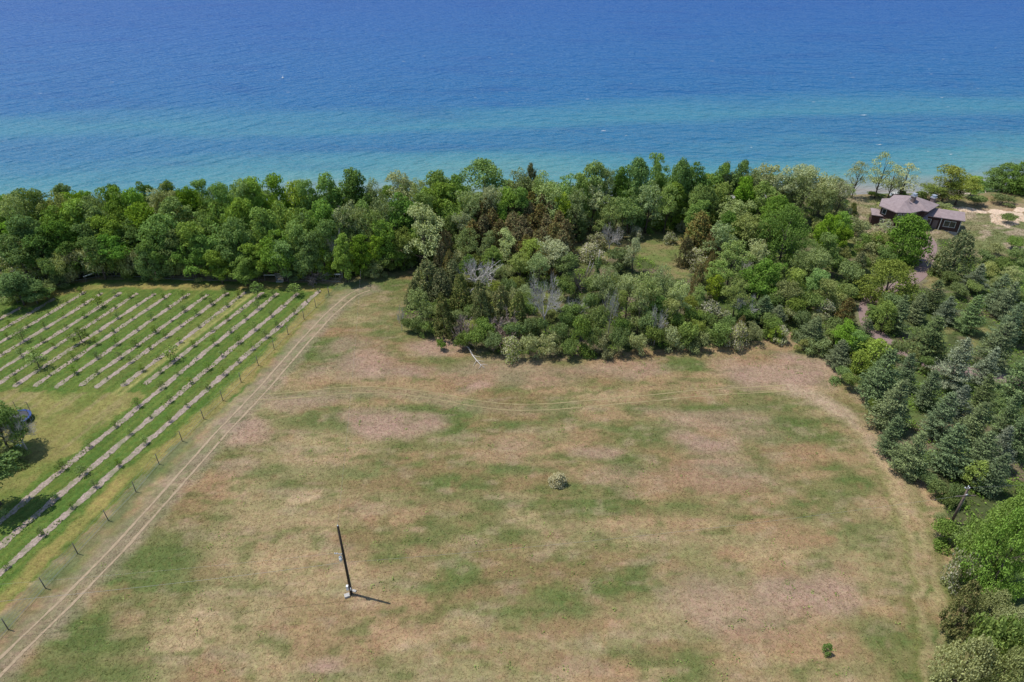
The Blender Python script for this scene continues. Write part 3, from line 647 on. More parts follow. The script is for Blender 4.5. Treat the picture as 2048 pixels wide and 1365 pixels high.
def dead(kind, mat, seeds, h=10, w=8, stems=7, spread=.8, upb=.05, trunkh=.26, tr=.22):
    PROTO[kind] = []; H0[kind], W0[kind] = h, w
    for sd in seeds:
        rs = np.random.default_rng(sd); gt, gc = G(), G()
        gt.tube([(0, 0, -.3), (.05, 0, h * trunkh * .6), (0, .05, h * trunkh + .3)], [tr, tr * .85, tr * .7], 7)
        for j in range(stems):
            a = j * 6.28 / stems + rs.normal() * .3; el = (.75 + .35 * rs.random())
            d = unit(np.array([math.cos(a) * spread * 1.2, math.sin(a) * spread * 1.2, el]))
            branches(gc, rs, np.array([0, 0, h * trunkh * (.85 + .2 * rs.random())]), d, h * .36, tr * .5, 3, spread * .75, upb)
        v = np.concatenate(gc.v); k = np.array([w / 2 / np.percentile(np.hypot(v[:, 0], v[:, 1]), 97)] * 2 + [1.0])
        z = v[:, 2]; kz = (h - h * trunkh * .8) / (z.max() - h * trunkh * .8)
        for arr in gc.v: arr[:, :2] *= k[:2]; arr[:, 2] = h * trunkh * .8 + (arr[:, 2] - h * trunkh * .8) * kz
        PROTO[kind].append((gt.mesh('trunk', M[mat], True), gc.mesh('branches', [M[mat]])))
dead('dead', 'deadwood', (70, 71, 72))
dead('deadspread', 'deadwood', (73,), h=9, w=12, stems=8, spread=1.15, upb=.03, trunkh=.3, tr=.3)
dead('deadbrush', 'brownwood', (74, 75), h=4, w=7, stems=9, spread=1.3, upb=.0, trunkh=.1, tr=.12)

NAME = dict(bush='shrub', pointed='broadleaf_tree', roundpale='shrub', roundmaple='broadleaf_tree', rounddark='broadleaf_tree', roundolive='broadleaf_tree', maple='broadleaf_tree', bright='broadleaf_tree', dark='broadleaf_tree', yellow='broadleaf_tree', soft='grey_leaf_tree', silver='grey_leaf_tree', olive='grey_leaf_tree', poplar='poplar_tree', hedge='shrub', oliveshrub='shrub',
            cream='shrub', palebush='shrub', creamtree='blossom_tree', sapling='fruit_tree', bigleaf='broadleaf_tree', cedar='cedar_tree', cedargreen='cedar_tree', pine='pine_tree', pinepale='pine_tree', dead='dead_tree', deadspread='dead_tree', deadbrush='dead_shrub')
DESC = dict(bush='small green bush', pointed='pointed bright green tree', roundpale='large pale shrub', roundmaple='large green tree', rounddark='dense dark green tree', roundolive='rounded soft green tree', maple='mid-green leafy tree', bright='bright green leafy tree', dark='dark green leafy tree', yellow='yellow-green leafy tree', soft='grey-green open-crowned tree', silver='silvery green open-crowned tree', olive='olive green tree',
            poplar='thin-leaved poplar', hedge='green shrub', oliveshrub='pale olive shrub', palebush='pale shrub', cream='shrub covered in cream blossom', creamtree='tree topped with cream blossom', bigleaf='large bright green tree', cedar='brownish cedar', cedargreen='olive green cedar',
            pine='dark green pine', pinepale='bluish pale pine', dead='bare grey dead tree', deadspread='wide bare dead tree', deadbrush='brown dead brush')
CAT = dict(bush='shrub', pointed='tree', roundpale='shrub', roundmaple='tree', rounddark='tree', roundolive='tree', maple='tree', bright='tree', dark='tree', yellow='tree', soft='tree', silver='tree', olive='tree', poplar='poplar', hedge='shrub', oliveshrub='shrub', cream='shrub', palebush='shrub', creamtree='tree', sapling='fruit tree', bigleaf='tree', cedar='cedar',
           cedargreen='cedar', pine='pine', pinepale='pine', dead='dead tree', deadspread='dead tree', deadbrush='dead shrub')
# what a passer-by can find in the picture; every plant without its own label is told by the nearest of these
MARKS = [('the timber gate', 550, 556), ('the lone fence tree', 292, 520), ('the orchard corner', 20, 600), ('the high dome on the skyline', 965, 345), ('the tall silvery tree', 842, 470),
         ('the brown cedar stand', 1060, 420), ('the wide bare dead tree', 955, 540), ('the tall grey bare tree', 1092, 590), ('the grassy clearing', 1310, 500), ('the pointed clearing tree', 1353, 415), ('the brown cedar pyramid', 1405, 465),
         ('the big round bright tree', 1587, 465), ('the brown house', 1845, 430), ('the driveway bend', 1733, 620), ('the dark house-front tree', 1830, 480), ('the beach poplars', 1790, 355), ('the field corner by the pines', 1650, 720),
         ('the roadside utility pole', 1920, 1010), ('the yellow driveway tree', 1780, 625), ('the sand patch', 2010, 440), ('the left wood skyline', 330, 375), ('the middle of the left wood', 470, 440), ('the fallen pale branch', 945, 715), ('the lower edge of the picture', 2000, 1340), ('the grove field edge', 1800, 880), ('the middle of the pine grove', 1950, 720),
         ('the thicket field edge', 1300, 690), ('the wood corner shrubs', 760, 530), ('the cream blossom tree', 25, 490)]
PLANTS = []
def plant(kind, X, Y, h, w, label=None, group=None, variant=None, rz=None):
    z = float(zground(X, Y)); pr = PROTO[kind]; t, c = pr[random.randrange(len(pr)) if variant is None else variant % len(pr)]
    e = empty(NAME[kind], (X, Y, z - .05), random.random() * 6.28 if rz is None else rz, (w / W0[kind] * (sq := random.uniform(.88, 1.14)), w / W0[kind] / sq, h / H0[kind]))
    e.rotation_euler.x = random.gauss(0, .035); e.rotation_euler.y = random.gauss(0, .035)
    for nm, me in (('trunk', t), (c.name.split('.')[0], c)):
        o = bpy.data.objects.new(nm, me); col.objects.link(o); o.parent = e
    e['category'] = CAT[kind]
    if group: e['group'] = group
    if label: e['label'] = label
    u, v = topx(X, Y, z + h * .6); PLANTS.append((e, kind, label, u, v, X, Y, w))
    return e
def tree(kind, u, v, wpx, hb, label=None, group=None, variant=None):
    """crown top at photo pixel (u, v), crown wpx wide; hb is the height in metres, or (above 100) the pixel row of its foot"""
    h = hb
    if hb > 100:
        h = 5.0
        for _ in range(14):
            X, Y, t = onz(u, v, h); bu, bv = topx(X, Y, 0)
            h = max(.8, min(24, h + (hb - bv) * t / F * .9))
    for _ in range(4):
        X, Y, t = onz(u, v, h + float(zground(X, Y)) if _ else h)
    return plant(kind, X, Y, h, wpx * t / F, label, group, variant)
T = tree
G_WOOD = 'trees of the wood behind the orchard'; G_MID = 'trees and shrubs of the middle thicket'; G_CED = 'cedars of the middle thicket'; G_SKY = 'trees along the lake skyline'; G_SCR = 'trees and shrubs of the scrub by the driveway'; G_PINE = 'pines of the grove by the field'; G_EDGE = 'shrubs along the field edges'
def many(group, s, hd=None):
    for ln in s.strip().split(';'):
        q = ln.split()
        if q: T(q[0], float(q[1]), float(q[2]), float(q[3]), float(q[4]), None, group)
# --- skyline from left to right
many(G_SKY, '''soft 20 386 75 15; maple 58 379 60 15; olive 98 374 80 15.5; maple 143 375 62 15.5; soft 187 383 46 14; maple 216 376 72 15.5; maple 256 374 60 15; silver 296 373 62 15; olive 327 359 74 17; maple 377 371 66 15.5; maple 412 376 60 15;
maple 442 365 56 16; maple 476 361 62 16; maple 508 352 66 16.5; maple 542 353 66 16; yellow 578 363 62 15; maple 612 360 56 15.5; maple 652 346 72 16.5; dark 702 343 78 17; soft 746 353 48 15.5; silver 790 340 84 16; soft 832 352 52 15.5; maple 872 337 72 16.5; maple 908 347 62 15.5;
soft 1036 332 70 16; cedargreen 1062 331 52 15.5; soft 1092 338 72 15.5; maple 1131 340 76 15.5; soft 1221 335 36 16; dark 1242 336 50 15.5; maple 1321 308 48 17; dark 1442 328 60 15.5; soft 1466 321 40 16; dark 1486 323 52 16;
silver 1531 322 82 15.5; silver 1577 329 82 15; silver 1622 331 82 14.5; silver 1660 346 72 13.5; silver 1690 358 56 12.5; soft 1504 338 60 14.5; soft 1600 350 70 13.5; olive 1650 365 60 12.5; maple 1165 348 50 15''')
T('bigleaf', 966, 320, 132, 18, 'wide bright green dome, highest crown on the skyline behind the cedar stand', G_SKY)
T('bright', 1186, 321, 76, 17.5, 'bright rounded dome standing alone on the skyline above the clearing', G_SKY)
T('rounddark', 1281, 318, 86, 17.5, 'broad dark green dome on the skyline above the grey dead pair', G_SKY)
T('rounddark', 1359, 315, 66, 17, 'dark round skyline crown just beyond the tall narrow one', G_SKY)
T('dark', 1402, 322, 66, 16.5, 'dark round skyline crown above the pointed tree at the clearing', G_SKY)
# --- left wood
many(G_WOOD, '''dark 32 425 92 14; dark 88 415 92 14.5; maple 136 400 78 15; maple 176 405 72 14.5; maple 216 400 82 15; maple 276 408 78 14.5; maple 396 408 82 15; maple 431 400 76 15; maple 471 396 82 15.5; bright 466 430 82 14; maple 521 415 86 15; yellow 561 401 66 14.5;
maple 591 406 76 15; maple 641 400 82 15; silver 691 396 70 15.5; bright 722 401 62 15; soft 762 396 72 15; dark 802 386 84 15.5; maple 641 441 62 13; maple 591 441 66 13; maple 546 450 72 13; dark 20 470 80 11; dark 62 455 84 12; dark 120 440 70 12.5; dark 160 445 70 12; maple 205 435 76 12.5; dark 250 440 76 12;
maple 372 482 72 9; maple 402 470 72 10.5; maple 428 500 62 8; maple 482 512 56 7; maple 502 490 62 9; maple 442 442 72 13; maple 690 420 56 13.5; soft 716 412 50 14; soft 746 420 50 14; maple 610 468 60 11; maple 680 470 50 11; maple 770 440 60 12; olive 800 450 56 10.5; maple 375 440 80 13; maple 560 480 60 10; dark 220 470 70 10; dark 180 475 70 10; dark 130 480 70 9; dark 20 545 80 7.5; dark 55 560 60 5.5; maple 340 460 70 11; dark 300 455 60 12; maple 720 470 52 10; maple 750 470 50 9''')
T('bright', 342, 393, 94, 15.5, 'broad bright green dome in the left wood, upper of the pair above the orchard', G_WOOD)
T('bright', 318, 424, 98, 14, 'broad bright green dome in the left wood, lower of the pair above the orchard', G_WOOD)
T('creamtree', 24, 478, 92, 9, 'large tree with cream blossom at the left picture edge above the orchard', G_WOOD)
T('creamtree', 72, 504, 56, 560, 'small tree with cream blossom beside the larger blossom tree at the left edge', G_WOOD)
T('rounddark', 289, 481, 62, 557, 'lone round dark green tree standing at the orchard back fence', G_WOOD)
for k, (u, v, w) in enumerate([(92, 522, 46), (112, 512, 44), (133, 508, 44), (154, 503, 46), (178, 496, 46), (202, 489, 46), (222, 493, 44), (245, 500, 40), (262, 505, 34)]):
    T('oliveshrub' if k % 3 else 'hedge', u, v, w * 1.1, 555 + 7 * max(0, 3 - k), 'bushy grey-green young tree behind the orchard fence, %s of the row from the left' % ORD[k], 'row of young trees behind the orchard fence')
T('olive', 332, 506, 36, 558, 'thin young tree just beyond the lone round tree at the orchard fence', G_WOOD)
T('yellow', 605, 497, 48, 556, 'yellow-green bushy tree in front of the dark wood, next to the timber gate', G_WOOD)
T('yellow', 646, 497, 34, 556, 'narrow yellow-green tree in front of the dark wood beside a dead snag', G_WOOD)
T('dead', 562, 482, 52, 560, 'bare grey dead tree leaning behind the timber gate', G_WOOD)
T('dead', 666, 445, 42, 12, 'grey dead crown rising inside the wood beside the narrow yellow-green tree', G_WOOD)
T('dead', 676, 500, 30, 556, 'small grey dead snag at the foot of the wood near the corner shrubs', G_WOOD)
T('deadbrush', 630, 536, 60, 560, 'tangle of pale fallen branches on the fence beside the timber gate', G_WOOD)
T('silver', 842, 408, 92, 16, 'tall silvery green tree with open crown at the field corner of the wood', G_WOOD)
many(G_WOOD, '''hedge 700 525 40 548; hedge 722 511 44 548; hedge 742 517 44 552; hedge 764 513 44 548; hedge 786 503 40 540; oliveshrub 752 528 36 556; hedge 806 505 44 537; hedge 820 513 40 532; hedge 590 538 40 558; hedge 570 541 26 560; oliveshrub 370 523 44 554; oliveshrub 402 528 40 556; hedge 440 533 40 558; oliveshrub 345 528 30 552; hedge 470 528 40 558; hedge 515 533 34 558; hedge 650 538 36 558; hedge 30 573 60 598; hedge 80 568 50 590; hedge 110 553 40 576''')
# --- middle thicket
many(G_MID, '''maple 872 366 82 15; maple 906 370 72 15; soft 936 381 62 14; silver 986 371 62 14; maple 1011 376 62 13.5; maple 1046 372 62 14; soft 1100 366 82 14.5; silver 1187 366 62 13; soft 1222 391 62 11.5; soft 1302 361 76 13.5; soft 1341 366 62 13; maple 1396 363 52 13; bright 1421 367 54 13; soft 1451 366 52 12.5; maple 1491 356 62 13.5; bright 1531 361 72 13.5; bright 1562 386 72 13; olive 1481 386 92 12.5; maple 1402 401 56 11; dark 810 400 70 13.5; maple 840 385 70 14.5; soft 1155 375 60 13.5; maple 1265 370 60 13;
silver 926 421 52 11; soft 936 456 62 9.5; silver 1011 456 54 10; soft 976 461 52 9; silver 1106 481 78 10; olive 1062 481 62 9.5; soft 1131 501 62 9; bright 1006 416 30 9.5; bright 986 491 42 7; bright 936 506 38 7; hedge 891 491 40 5; soft 1080 510 60 9; olive 1040 500 50 8.5; maple 835 450 50 10; bright 900 430 40 10;
soft 1220 531 60 12; silver 1261 546 54 11; soft 1301 536 62 13; soft 1337 526 62 13; silver 1366 556 54 11; olive 1351 601 48 8; soft 1285 570 50 10.5; soft 1240 580 50 9; maple 1320 590 50 8; silver 1272 474 46 8.5; olive 1225 540 40 8;
soft 1471 481 82 11; silver 1521 481 54 10.5; soft 1451 441 72 11; olive 1501 421 82 12; soft 1440 521 60 8; maple 1535 521 82 9.5; soft 1481 561 62 8.5; maple 1500 590 50 6; soft 1400 570 44 7; olive 1380 590 40 6; dark 1470 420 60 11''')
for k, (u, v, w) in enumerate([(1046, 389, 36), (1066, 386, 36), (1086, 389, 36), (1021, 402, 34), (1036, 396, 34), (1061, 405, 36), (1081, 410, 36), (1101, 405, 36), (1116, 425, 34), (1096, 430, 36), (1071, 430, 36), (1046, 430, 36), (1111, 446, 34), (1131, 440, 34), (1086, 456, 36), (1061, 456, 36), (951, 400, 34), (971, 400, 34), (926, 411, 32),
                               (986, 418, 32), (966, 430, 34), (941, 441, 32), (1001, 441, 34), (986, 456, 34), (1026, 425, 36), (1126, 460, 34), (1040, 455, 34), (1105, 470, 34), (1075, 464, 34), (1118, 478, 32), (1055, 472, 32), (1092, 484, 30)]):
    T('cedar', u, v, w * 1.9, 11 - .012 * (v - 389) * 3, None, G_CED)
many(G_CED, '''cedar 891 461 42 9; cedar 881 481 42 9; cedar 896 501 42 9; cedargreen 851 521 84 9; cedargreen 882 541 67 8; cedargreen 820 561 39 6; cedargreen 921 551 58 8; cedargreen 1001 571 67 8.5; cedar 1426 506 42 8; cedar 1431 451 46 9; cedar 1376 471 40 7.5; cedar 1536 456 38 8.5; cedar 1531 481 34 7; cedar 1485 630 24 4; cedar 1510 645 20 3; cedargreen 905 522 60 8; cedargreen 1030 585 60 8''')
T('cedargreen', 886, 590, 66, 672, 'large rounded brownish cedar at the near field edge of the thicket', G_CED)
T('cedargreen', 962, 561, 64, 655, 'olive green cedar in front of the wide bare dead tree', G_CED)
T('cedar', 1405, 424, 78, 505, 'broad brown cedar pyramid standing beside the grassy clearing', G_CED)
T('cedar', 1401, 530, 50, 602, 'brown cedar below the grassy clearing, next to a small yellow-green tree', G_CED)
T('yellow', 1435, 549, 38, 600, 'small yellow-green tree beside the brown cedar below the clearing', G_MID)
T('yellow', 1120, 387, 56, 12, 'yellow-green maple beside the top of the brown cedar stand', G_MID)
T('bright', 1155, 434, 46, 482, 'bright green small tree at the lower side of the brown cedar stand', G_MID)
T('pointed', 1353, 362, 70, 457, 'pointed bright green tree standing at the head of the grassy clearing', G_MID)
T('bigleaf', 1586, 409, 102, 534, 'biggest round bright green tree, alone between the thicket and the house', G_MID)
T('soft', 836, 578, 66, 655, 'light green tree with visible trunk at the thicket corner near the track', G_MID)
T('deadspread', 955, 508, 104, 10, 'wide bare dead tree with grey limbs spreading above the cedars', G_MID)
T('dead', 1095, 540, 84, 666, 'tall grey bare tree standing in the middle of the thicket edge', G_MID)
T('dead', 1150, 588, 50, 645, 'many-stemmed bare tree next to the tall grey bare tree', G_MID)
T('dead', 1225, 574, 40, 670, 'bare grey crown among the silvery grove at the field, first from the left', G_MID)
T('dead', 1320, 602, 40, 690, 'bare grey crown among the silvery grove at the field, second from the left', G_MID)
T('dead', 1250, 379, 42, 11, 'grey dead tree at the upper end of the clearing, thinner of the pair', G_MID)
T('dead', 1268, 384, 46, 10.5, 'grey dead tree at the upper end of the clearing, fuller of the pair', G_MID)
T('dead', 1222, 446, 46, 505, 'short bare tree among cream shrubs beside the clearing', G_MID)
T('dead', 1492, 510, 44, 556, 'small dark bare tree below the big round bright tree', G_MID)
T('dead', 1492, 584, 54, 645, 'bare fan-shaped tree at the near edge by the cream shrubs', G_MID)
T('dead', 798, 604, 18, 662, 'slender bare snag at the thicket corner in the field', G_MID)
T('deadbrush', 1012, 622, 70, 676, 'brown heap of dead brush under the cedars by the field', G_MID)
T('deadbrush', 1010, 655, 60, 690, 'low pale heap of broken branches in front of the brown brush', G_MID)
T('deadbrush', 930, 630, 60, 684, 'broken pale branches hanging in front of the large rounded cedar', G_MID)
T('deadbrush', 1160, 545, 40, 578, 'dead brush beside the leaning white trunks', G_MID)
many(G_EDGE, '''hedge 881 682 24 700; cream 1022 676 48 718; oliveshrub 1061 676 50 716; oliveshrub 1101 672 46 712; hedge 1141 684 42 716; hedge 1166 640 56 704; hedge 1031 650 54 690; hedge 1056 640 46 684; hedge 951 662 54 700; hedge 986 672 50 706; hedge 1120 650 44 700; hedge 1190 660 46 706; oliveshrub 1211 674 46 712; hedge 1241 664 50 708; oliveshrub 1276 668 46 706; hedge 1311 656 50 700;
oliveshrub 1346 662 46 700; hedge 1376 648 60 696; oliveshrub 1401 668 46 702; hedge 1441 650 60 694; cream 1481 648 54 692; oliveshrub 1510 650 40 684; cream 1426 606 64 646; hedge 1390 620 54 660; hedge 1460 636 40 668; hedge 1300 630 50 684; hedge 1350 630 40 676; hedge 1245 640 44 690; hedge 1080 640 40 680; hedge 1140 630 44 676; hedge 1200 620 40 680; hedge 830 638 38 668; hedge 850 645 36 672; hedge 815 640 30 664; hedge 925 668 40 696;
cream 1276 452 34 480; cream 1342 466 30 488; cream 1196 468 44 500; cream 1181 488 54 522; hedge 1241 500 54 540; cream 1396 498 50 528; cream 1380 478 26 500; cream 1402 514 40 544; cream 1235 450 34 476; hedge 1185 560 50 600; hedge 1130 560 50 600; hedge 1150 610 50 650; hedge 1210 560 50 600; hedge 1420 630 40 664; cream 1365 440 24 462; hedge 1300 440 30 462; oliveshrub 1215 440 34 468; hedge 1410 545 34 575''')
# --- scrub and driveway
many(G_SCR, '''maple 1660 431 54 11; maple 1692 441 40 8; cedargreen 1712 406 28 447; oliveshrub 1716 438 48 474; maple 1690 425 44 8; soft 1641 501 72 9; olive 1602 540 60 8; maple 1661 470 52 9.5; cedargreen 1727 504 46 562; hedge 1702 530 60 572; oliveshrub 1752 490 54 528; oliveshrub 1772 470 54 506; hedge 1735 470 40 500; hedge 1778 500 50 540; cedargreen 1932 464 82 556; oliveshrub 1902 500 44 530; hedge 1892 520 44 552; oliveshrub 1770 405 40 440; poplar 1778 438 26 470; poplar 1766 446 26 476; poplar 1790 452 24 480;
hedge 1620 590 60 630; olive 1660 560 60 7; hedge 1590 600 60 645; hedge 1700 570 50 610; oliveshrub 1680 590 44 620; pine 1527 588 64 646; pine 1560 608 50 656; hedge 1552 640 46 676; cream 1565 650 40 682; hedge 1540 628 46 660; yellow 1556 650 34 682; oliveshrub 1585 615 44 646; cream 1655 600 44 636; hedge 1612 630 50 672; pine 1637 628 62 690; hedge 1644 680 60 706; oliveshrub 1612 680 36 702; cedar 1702 596 50 650; hedge 1680 640 50 676; maple 1700 648 60 6.5; pine 1742 636 56 710; yellow 1726 700 54 748; yellow 1762 676 70 736; maple 1720 660 50 6; hedge 1675 660 44 694; pine 1687 676 58 734; yellow 1762 608 36 650; maple 1750 615 36 654; hedge 1690 740 44 764; hedge 1706 752 40 780;
hedge 1800 688 40 716; hedge 1856 716 36 744; oliveshrub 1835 700 30 724; oliveshrub 1980 528 44 552; hedge 2010 518 46 544; oliveshrub 2032 540 46 564; hedge 1962 545 40 568; oliveshrub 2002 555 44 578; hedge 2042 500 44 524; oliveshrub 1992 490 40 510; hedge 2032 478 40 498; hedge 1975 505 40 530; oliveshrub 2020 575 46 598; hedge 1950 565 40 588; hedge 2044 580 44 604; hedge 1910 545 40 572; hedge 1920 570 40 594; hedge 1820 405 24 416; oliveshrub 1890 406 36 420; hedge 2020 430 34 446; hedge 1960 395 44 412; hedge 2010 392 44 408; oliveshrub 1900 418 30 428; hedge 1745 384 24 396; hedge 1805 382 24 396; hedge 1845 384 30 398; hedge 1760 388 24 397; oliveshrub 1680 425 40 460; oliveshrub 1640 440 40 470; hedge 1625 520 50 560; soft 1610 500 50 8; olive 1580 560 60 7.5; hedge 1560 590 50 630; maple 1640 540 60 7.5; hedge 1790 590 50 632; hedge 1768 600 40 636''')
T('roundolive', 1792, 520, 104, 604, 'big rounded soft green tree beside the driveway bend', G_SCR)
T('rounddark', 1831, 430, 90, 524, 'dense dark round tree right in front of the brown house', G_SCR)
T('yellow', 1783, 602, 46, 664, 'bright yellow-green tree beside the driveway at the pine grove', G_SCR)
T('poplar', 1725, 320, 42, 396, 'thin poplar on the bluff edge, first of the beach poplars from the left', 'poplars on the bluff edge')
T('poplar', 1777, 304, 54, 397, 'tallest thin poplar of the beach group above the house roof', 'poplars on the bluff edge')
T('poplar', 1797, 330, 46, 397, 'poplar between the tallest one and the rounded one at the beach', 'poplars on the bluff edge')
T('poplar', 1823, 327, 60, 399, 'rounded leaning poplar of the beach group nearest the house chimney', 'poplars on the bluff edge')
many(G_SKY, '''olive 1908 334 80 404; olive 1934 346 66 410; olive 1872 364 54 404; olive 1895 375 40 408; rounddark 1986 333 56 376; rounddark 2024 325 80 380; rounddark 2062 322 80 384; rounddark 2100 330 80 390; maple 1955 352 40 396''')
# --- pine grove
many(G_PINE, '''pine 1815 585 52 664; pine 1850 585 52 645; pine 1880 556 58 622; pinepale 1906 590 54 645; pine 1961 585 58 664; pinepale 1966 524 48 580; pine 2018 546 60 620; pine 2040 560 60 640; pine 2045 600 60 690; pine 2022 640 86 735; pinepale 1946 674 82 775; pinepale 1991 690 54 765; pine 1876 735 64 815; pine 1836 705 58 780; pine 1906 780 74 870; pinepale 1936 765 56 840; pine 1991 746 64 835; pine 1976 800 74 890; pine 1801 830 64 905; pine 1852 858 80 950; pine 1986 860 76 950; pinepale 2032 852 64 940; pine 2010 900 70 985; pine 2045 780 60 870; pine 1760 720 40 775; pine 1830 930 30 960; pine 2080 700 80 800; pine 2080 800 80 910; pine 2075 590 70 680; ''')
T('pine', 1886, 630, 84, 716, 'large dark green pine alone on the grass of the grove clearing', G_PINE)
T('pine', 1786, 690, 98, 806, 'large pine at the field edge of the grove, nearest the field corner', G_PINE)
T('pine', 1816, 755, 88, 858, 'broad pine at the field edge below the large corner pine', G_PINE)
T('pine', 1926, 845, 90, 940, 'rounded broad pine near the roadside utility pole', G_PINE)
many(G_EDGE, '''hedge 1842 932 34 956; hedge 1862 948 40 972; hedge 1884 966 48 994; hedge 1908 985 40 1010; hedge 1915 975 40 1004; hedge 1900 1050 66 1082; hedge 1938 1066 60 1096; hedge 1960 1050 60 1084; oliveshrub 1885 1030 26 1042; hedge 1990 1080 70 1130; hedge 1750 800 30 826; hedge 1815 905 40 930''')
T('yellow', 1968, 922, 48, 975, 'low yellow-green tree in the shade of the pines by the utility pole', G_EDGE)
T('roundmaple', 2056, 990, 116, 1165, 'tall green tree at the right picture edge below the utility pole', G_EDGE)
T('roundmaple', 2075, 1020, 130, 1200, 'green tree cut by the right picture edge behind the tall one', G_EDGE)
T('cream', 1947, 1108, 66, 1176, 'silvery cream shrub beneath the tall tree at the right edge', G_EDGE)
T('cedargreen', 1957, 1178, 84, 1268, 'dark olive cedar bush at the field edge below the cream shrub', G_EDGE)
T('roundpale', 2014, 1188, 84, 1256, 'pale shrub beyond the dark olive cedar bush', G_EDGE)
T('roundpale', 2050, 1220, 80, 1300, 'pale shrub cut by the right edge above the corner bushes', G_EDGE)
T('hedge', 2030, 1255, 110, 1370, 'yellowish green bush in the lower right corner', G_EDGE)
T('roundpale', 1968, 1268, 128, 1390, 'large pale green bush in the lower right corner, nearest the field', G_EDGE)
T('roundpale', 2040, 1300, 110, 1420, 'pale bush cut by the lower right corner of the picture', G_EDGE)
T('palebush', 1117, 945, 34, 968, 'small pale blossoming shrub alone in the middle of the dry field', None)
T('bush', 1658, 1288, 20, 1306, 'tiny dark green bush alone in the dry field at the lower right', None)
# --- yard at the left edge
T('dark', -34, 806, 96, 905, 'dark tree at the left picture edge beside the trampoline', 'trees of the yard')
T('dead', 16, 826, 66, 900, 'bare twiggy branches reaching over the lawn by the trampoline', 'trees of the yard')
T('oliveshrub', -10, 888, 60, 930, 'greyish bush at the left edge below the yard tree', 'trees of the yard')
T('dark', -75, 880, 130, 1010, 'dark tree just beyond the left edge shading the lawn', 'trees of the yard')
T('hedge', 30, 900, 54, 922, 'low green plants around the white ring in the yard', 'trees of the yard')
# --- dense filling of the woods behind what is told apart above
def fill(poly, spacing, kinds, hr, wr, group, keep):
    xs = [p[0] for p in poly]; ys = [p[1] for p in poly]; have = [(p[5], p[6]) for p in PLANTS]; n = 0
    for _ in range(2500):
        X = random.uniform(min(xs), max(xs)); Y = random.uniform(min(ys), max(ys))
        if not inpoly(np.array([X]), np.array([Y]), poly)[0] or Y > shore(X) - 33: continue
        if min((a - X) ** 2 + (b - Y) ** 2 for a, b in have) < spacing ** 2: continue
        u, v = topx(X, Y, 8)
        if not (-60 < u < 2110) or (870 < u < 1165 and 395 < v < 540 and hr[1] > 5) or (1130 < u < 1420 and 420 < v < 560): continue
        plant(random.choice(kinds), X, Y, random.uniform(*hr), random.uniform(*wr), None, group); have.append((X, Y)); n += 1
    return n
fill(gxy([(-120, 545), (60, 540), (150, 515), (420, 525), (700, 515), (790, 490), (820, 450), (840, 380), (0, 385), (-120, 400)]), 4.6, ['maple', 'dark', 'maple', 'dark'], (8.5, 11), (5, 7), G_WOOD, 0)
fill(gxy([(840, 500), (1120, 440), (1300, 430), (1500, 470), (1690, 430), (1660, 385), (1100, 352), (840, 365)]), 4.6, ['soft', 'maple', 'olive', 'maple'], (6.5, 9), (4.5, 6), G_MID, 0)
fill(gxy([(830, 640), (900, 670), (1000, 690), (1280, 690), (1400, 680), (1380, 600), (1420, 570), (1270, 545), (1180, 590), (1120, 560), (1000, 480), (860, 520)]), 2.9, ['hedge', 'hedge', 'oliveshrub', 'soft', 'olive'], (2.4, 5), (3.2, 5), G_MID, 0)
fill(gxy([(1430, 640), (1560, 660), (1680, 690), (1720, 640), (1720, 590), (1740, 520), (1690, 480), (1600, 540), (1480, 570)]), 3.8, ['hedge', 'oliveshrub', 'hedge'], (2, 3.4), (3, 4.6), G_SCR, 0)
fill(gxy([(1760, 800), (1900, 1000), (2060, 1020), (2100, 700), (1990, 800)]), 5.0, ['hedge', 'oliveshrub'], (1.5, 2.6), (2.5, 4), G_PINE, 0)
# --- orchard trees, one by one along each strip
BIG = [(510, 590), (350, 600), (435, 620), (268, 852), (110, 945), (62, 985), (75, 715), (90, 740), (62, 770), (95, 603), (190, 612), (345, 725), (177, 690), (47, 680), (600, 585), (365, 640), (60, 1035), (170, 995)]
for k, r in enumerate(ROWS):
    a, b = np.array(r[0]), np.array(r[1]); L = np.linalg.norm(b - a); d = (b - a) / L; s = 1.0 + 1.5 * random.random(); q = 0
    while s < L - .5:
        X, Y = a + d * s + rnor * random.uniform(-.15, .15); u, v = topx(X, Y, 0)
        if -30 < u and v < 1200:
            big = any(math.hypot(u - x, v - y) < 13 for x, y in BIG)
            h = random.uniform(2.6, 3.3) if big else random.choice([random.uniform(.7, 1.3), random.uniform(1.2, 2.0), random.uniform(1.2, 1.9)])
            if random.random() < .93: 
                q += 1; plant('sapling', X, Y, h, h * random.uniform(.7, .95) * (1.15 if big else 1), '%s fruit tree, %s from the far end of the %s orchard strip' % ('bushy young' if big else 'small young', ORD[q - 1], ORD[k]), 'young fruit trees of the orchard')
        s += 4.6 * random.uniform(.85, 1.2)
# --- labels for the plants that only their place tells apart
def auto_labels():
    byk = {}
    for e, kind, lab, u, v, X, Y, w in PLANTS:
        if lab: continue
        best = min(MARKS, key=lambda m: math.hypot((u - m[1]) * .8, v - m[2])); du, dv = u - best[1], v - best[2]
        pos = ('beyond' if dv < 0 else 'before') if abs(dv) * 1.6 > abs(du) else ('left of' if du < 0 else 'right of')
        byk.setdefault((DESC[kind], pos, best[0]), []).append((u, e))
    for (d, pos, mk), lst in byk.items():
        lst.sort(key=lambda t: t[0])
        for i, (u, e) in enumerate(lst):
            e['label'] = '%s %s %s' % (d, pos, mk) + ('' if len(lst) == 1 else ', %s from left' % ORD[i])
auto_labels()
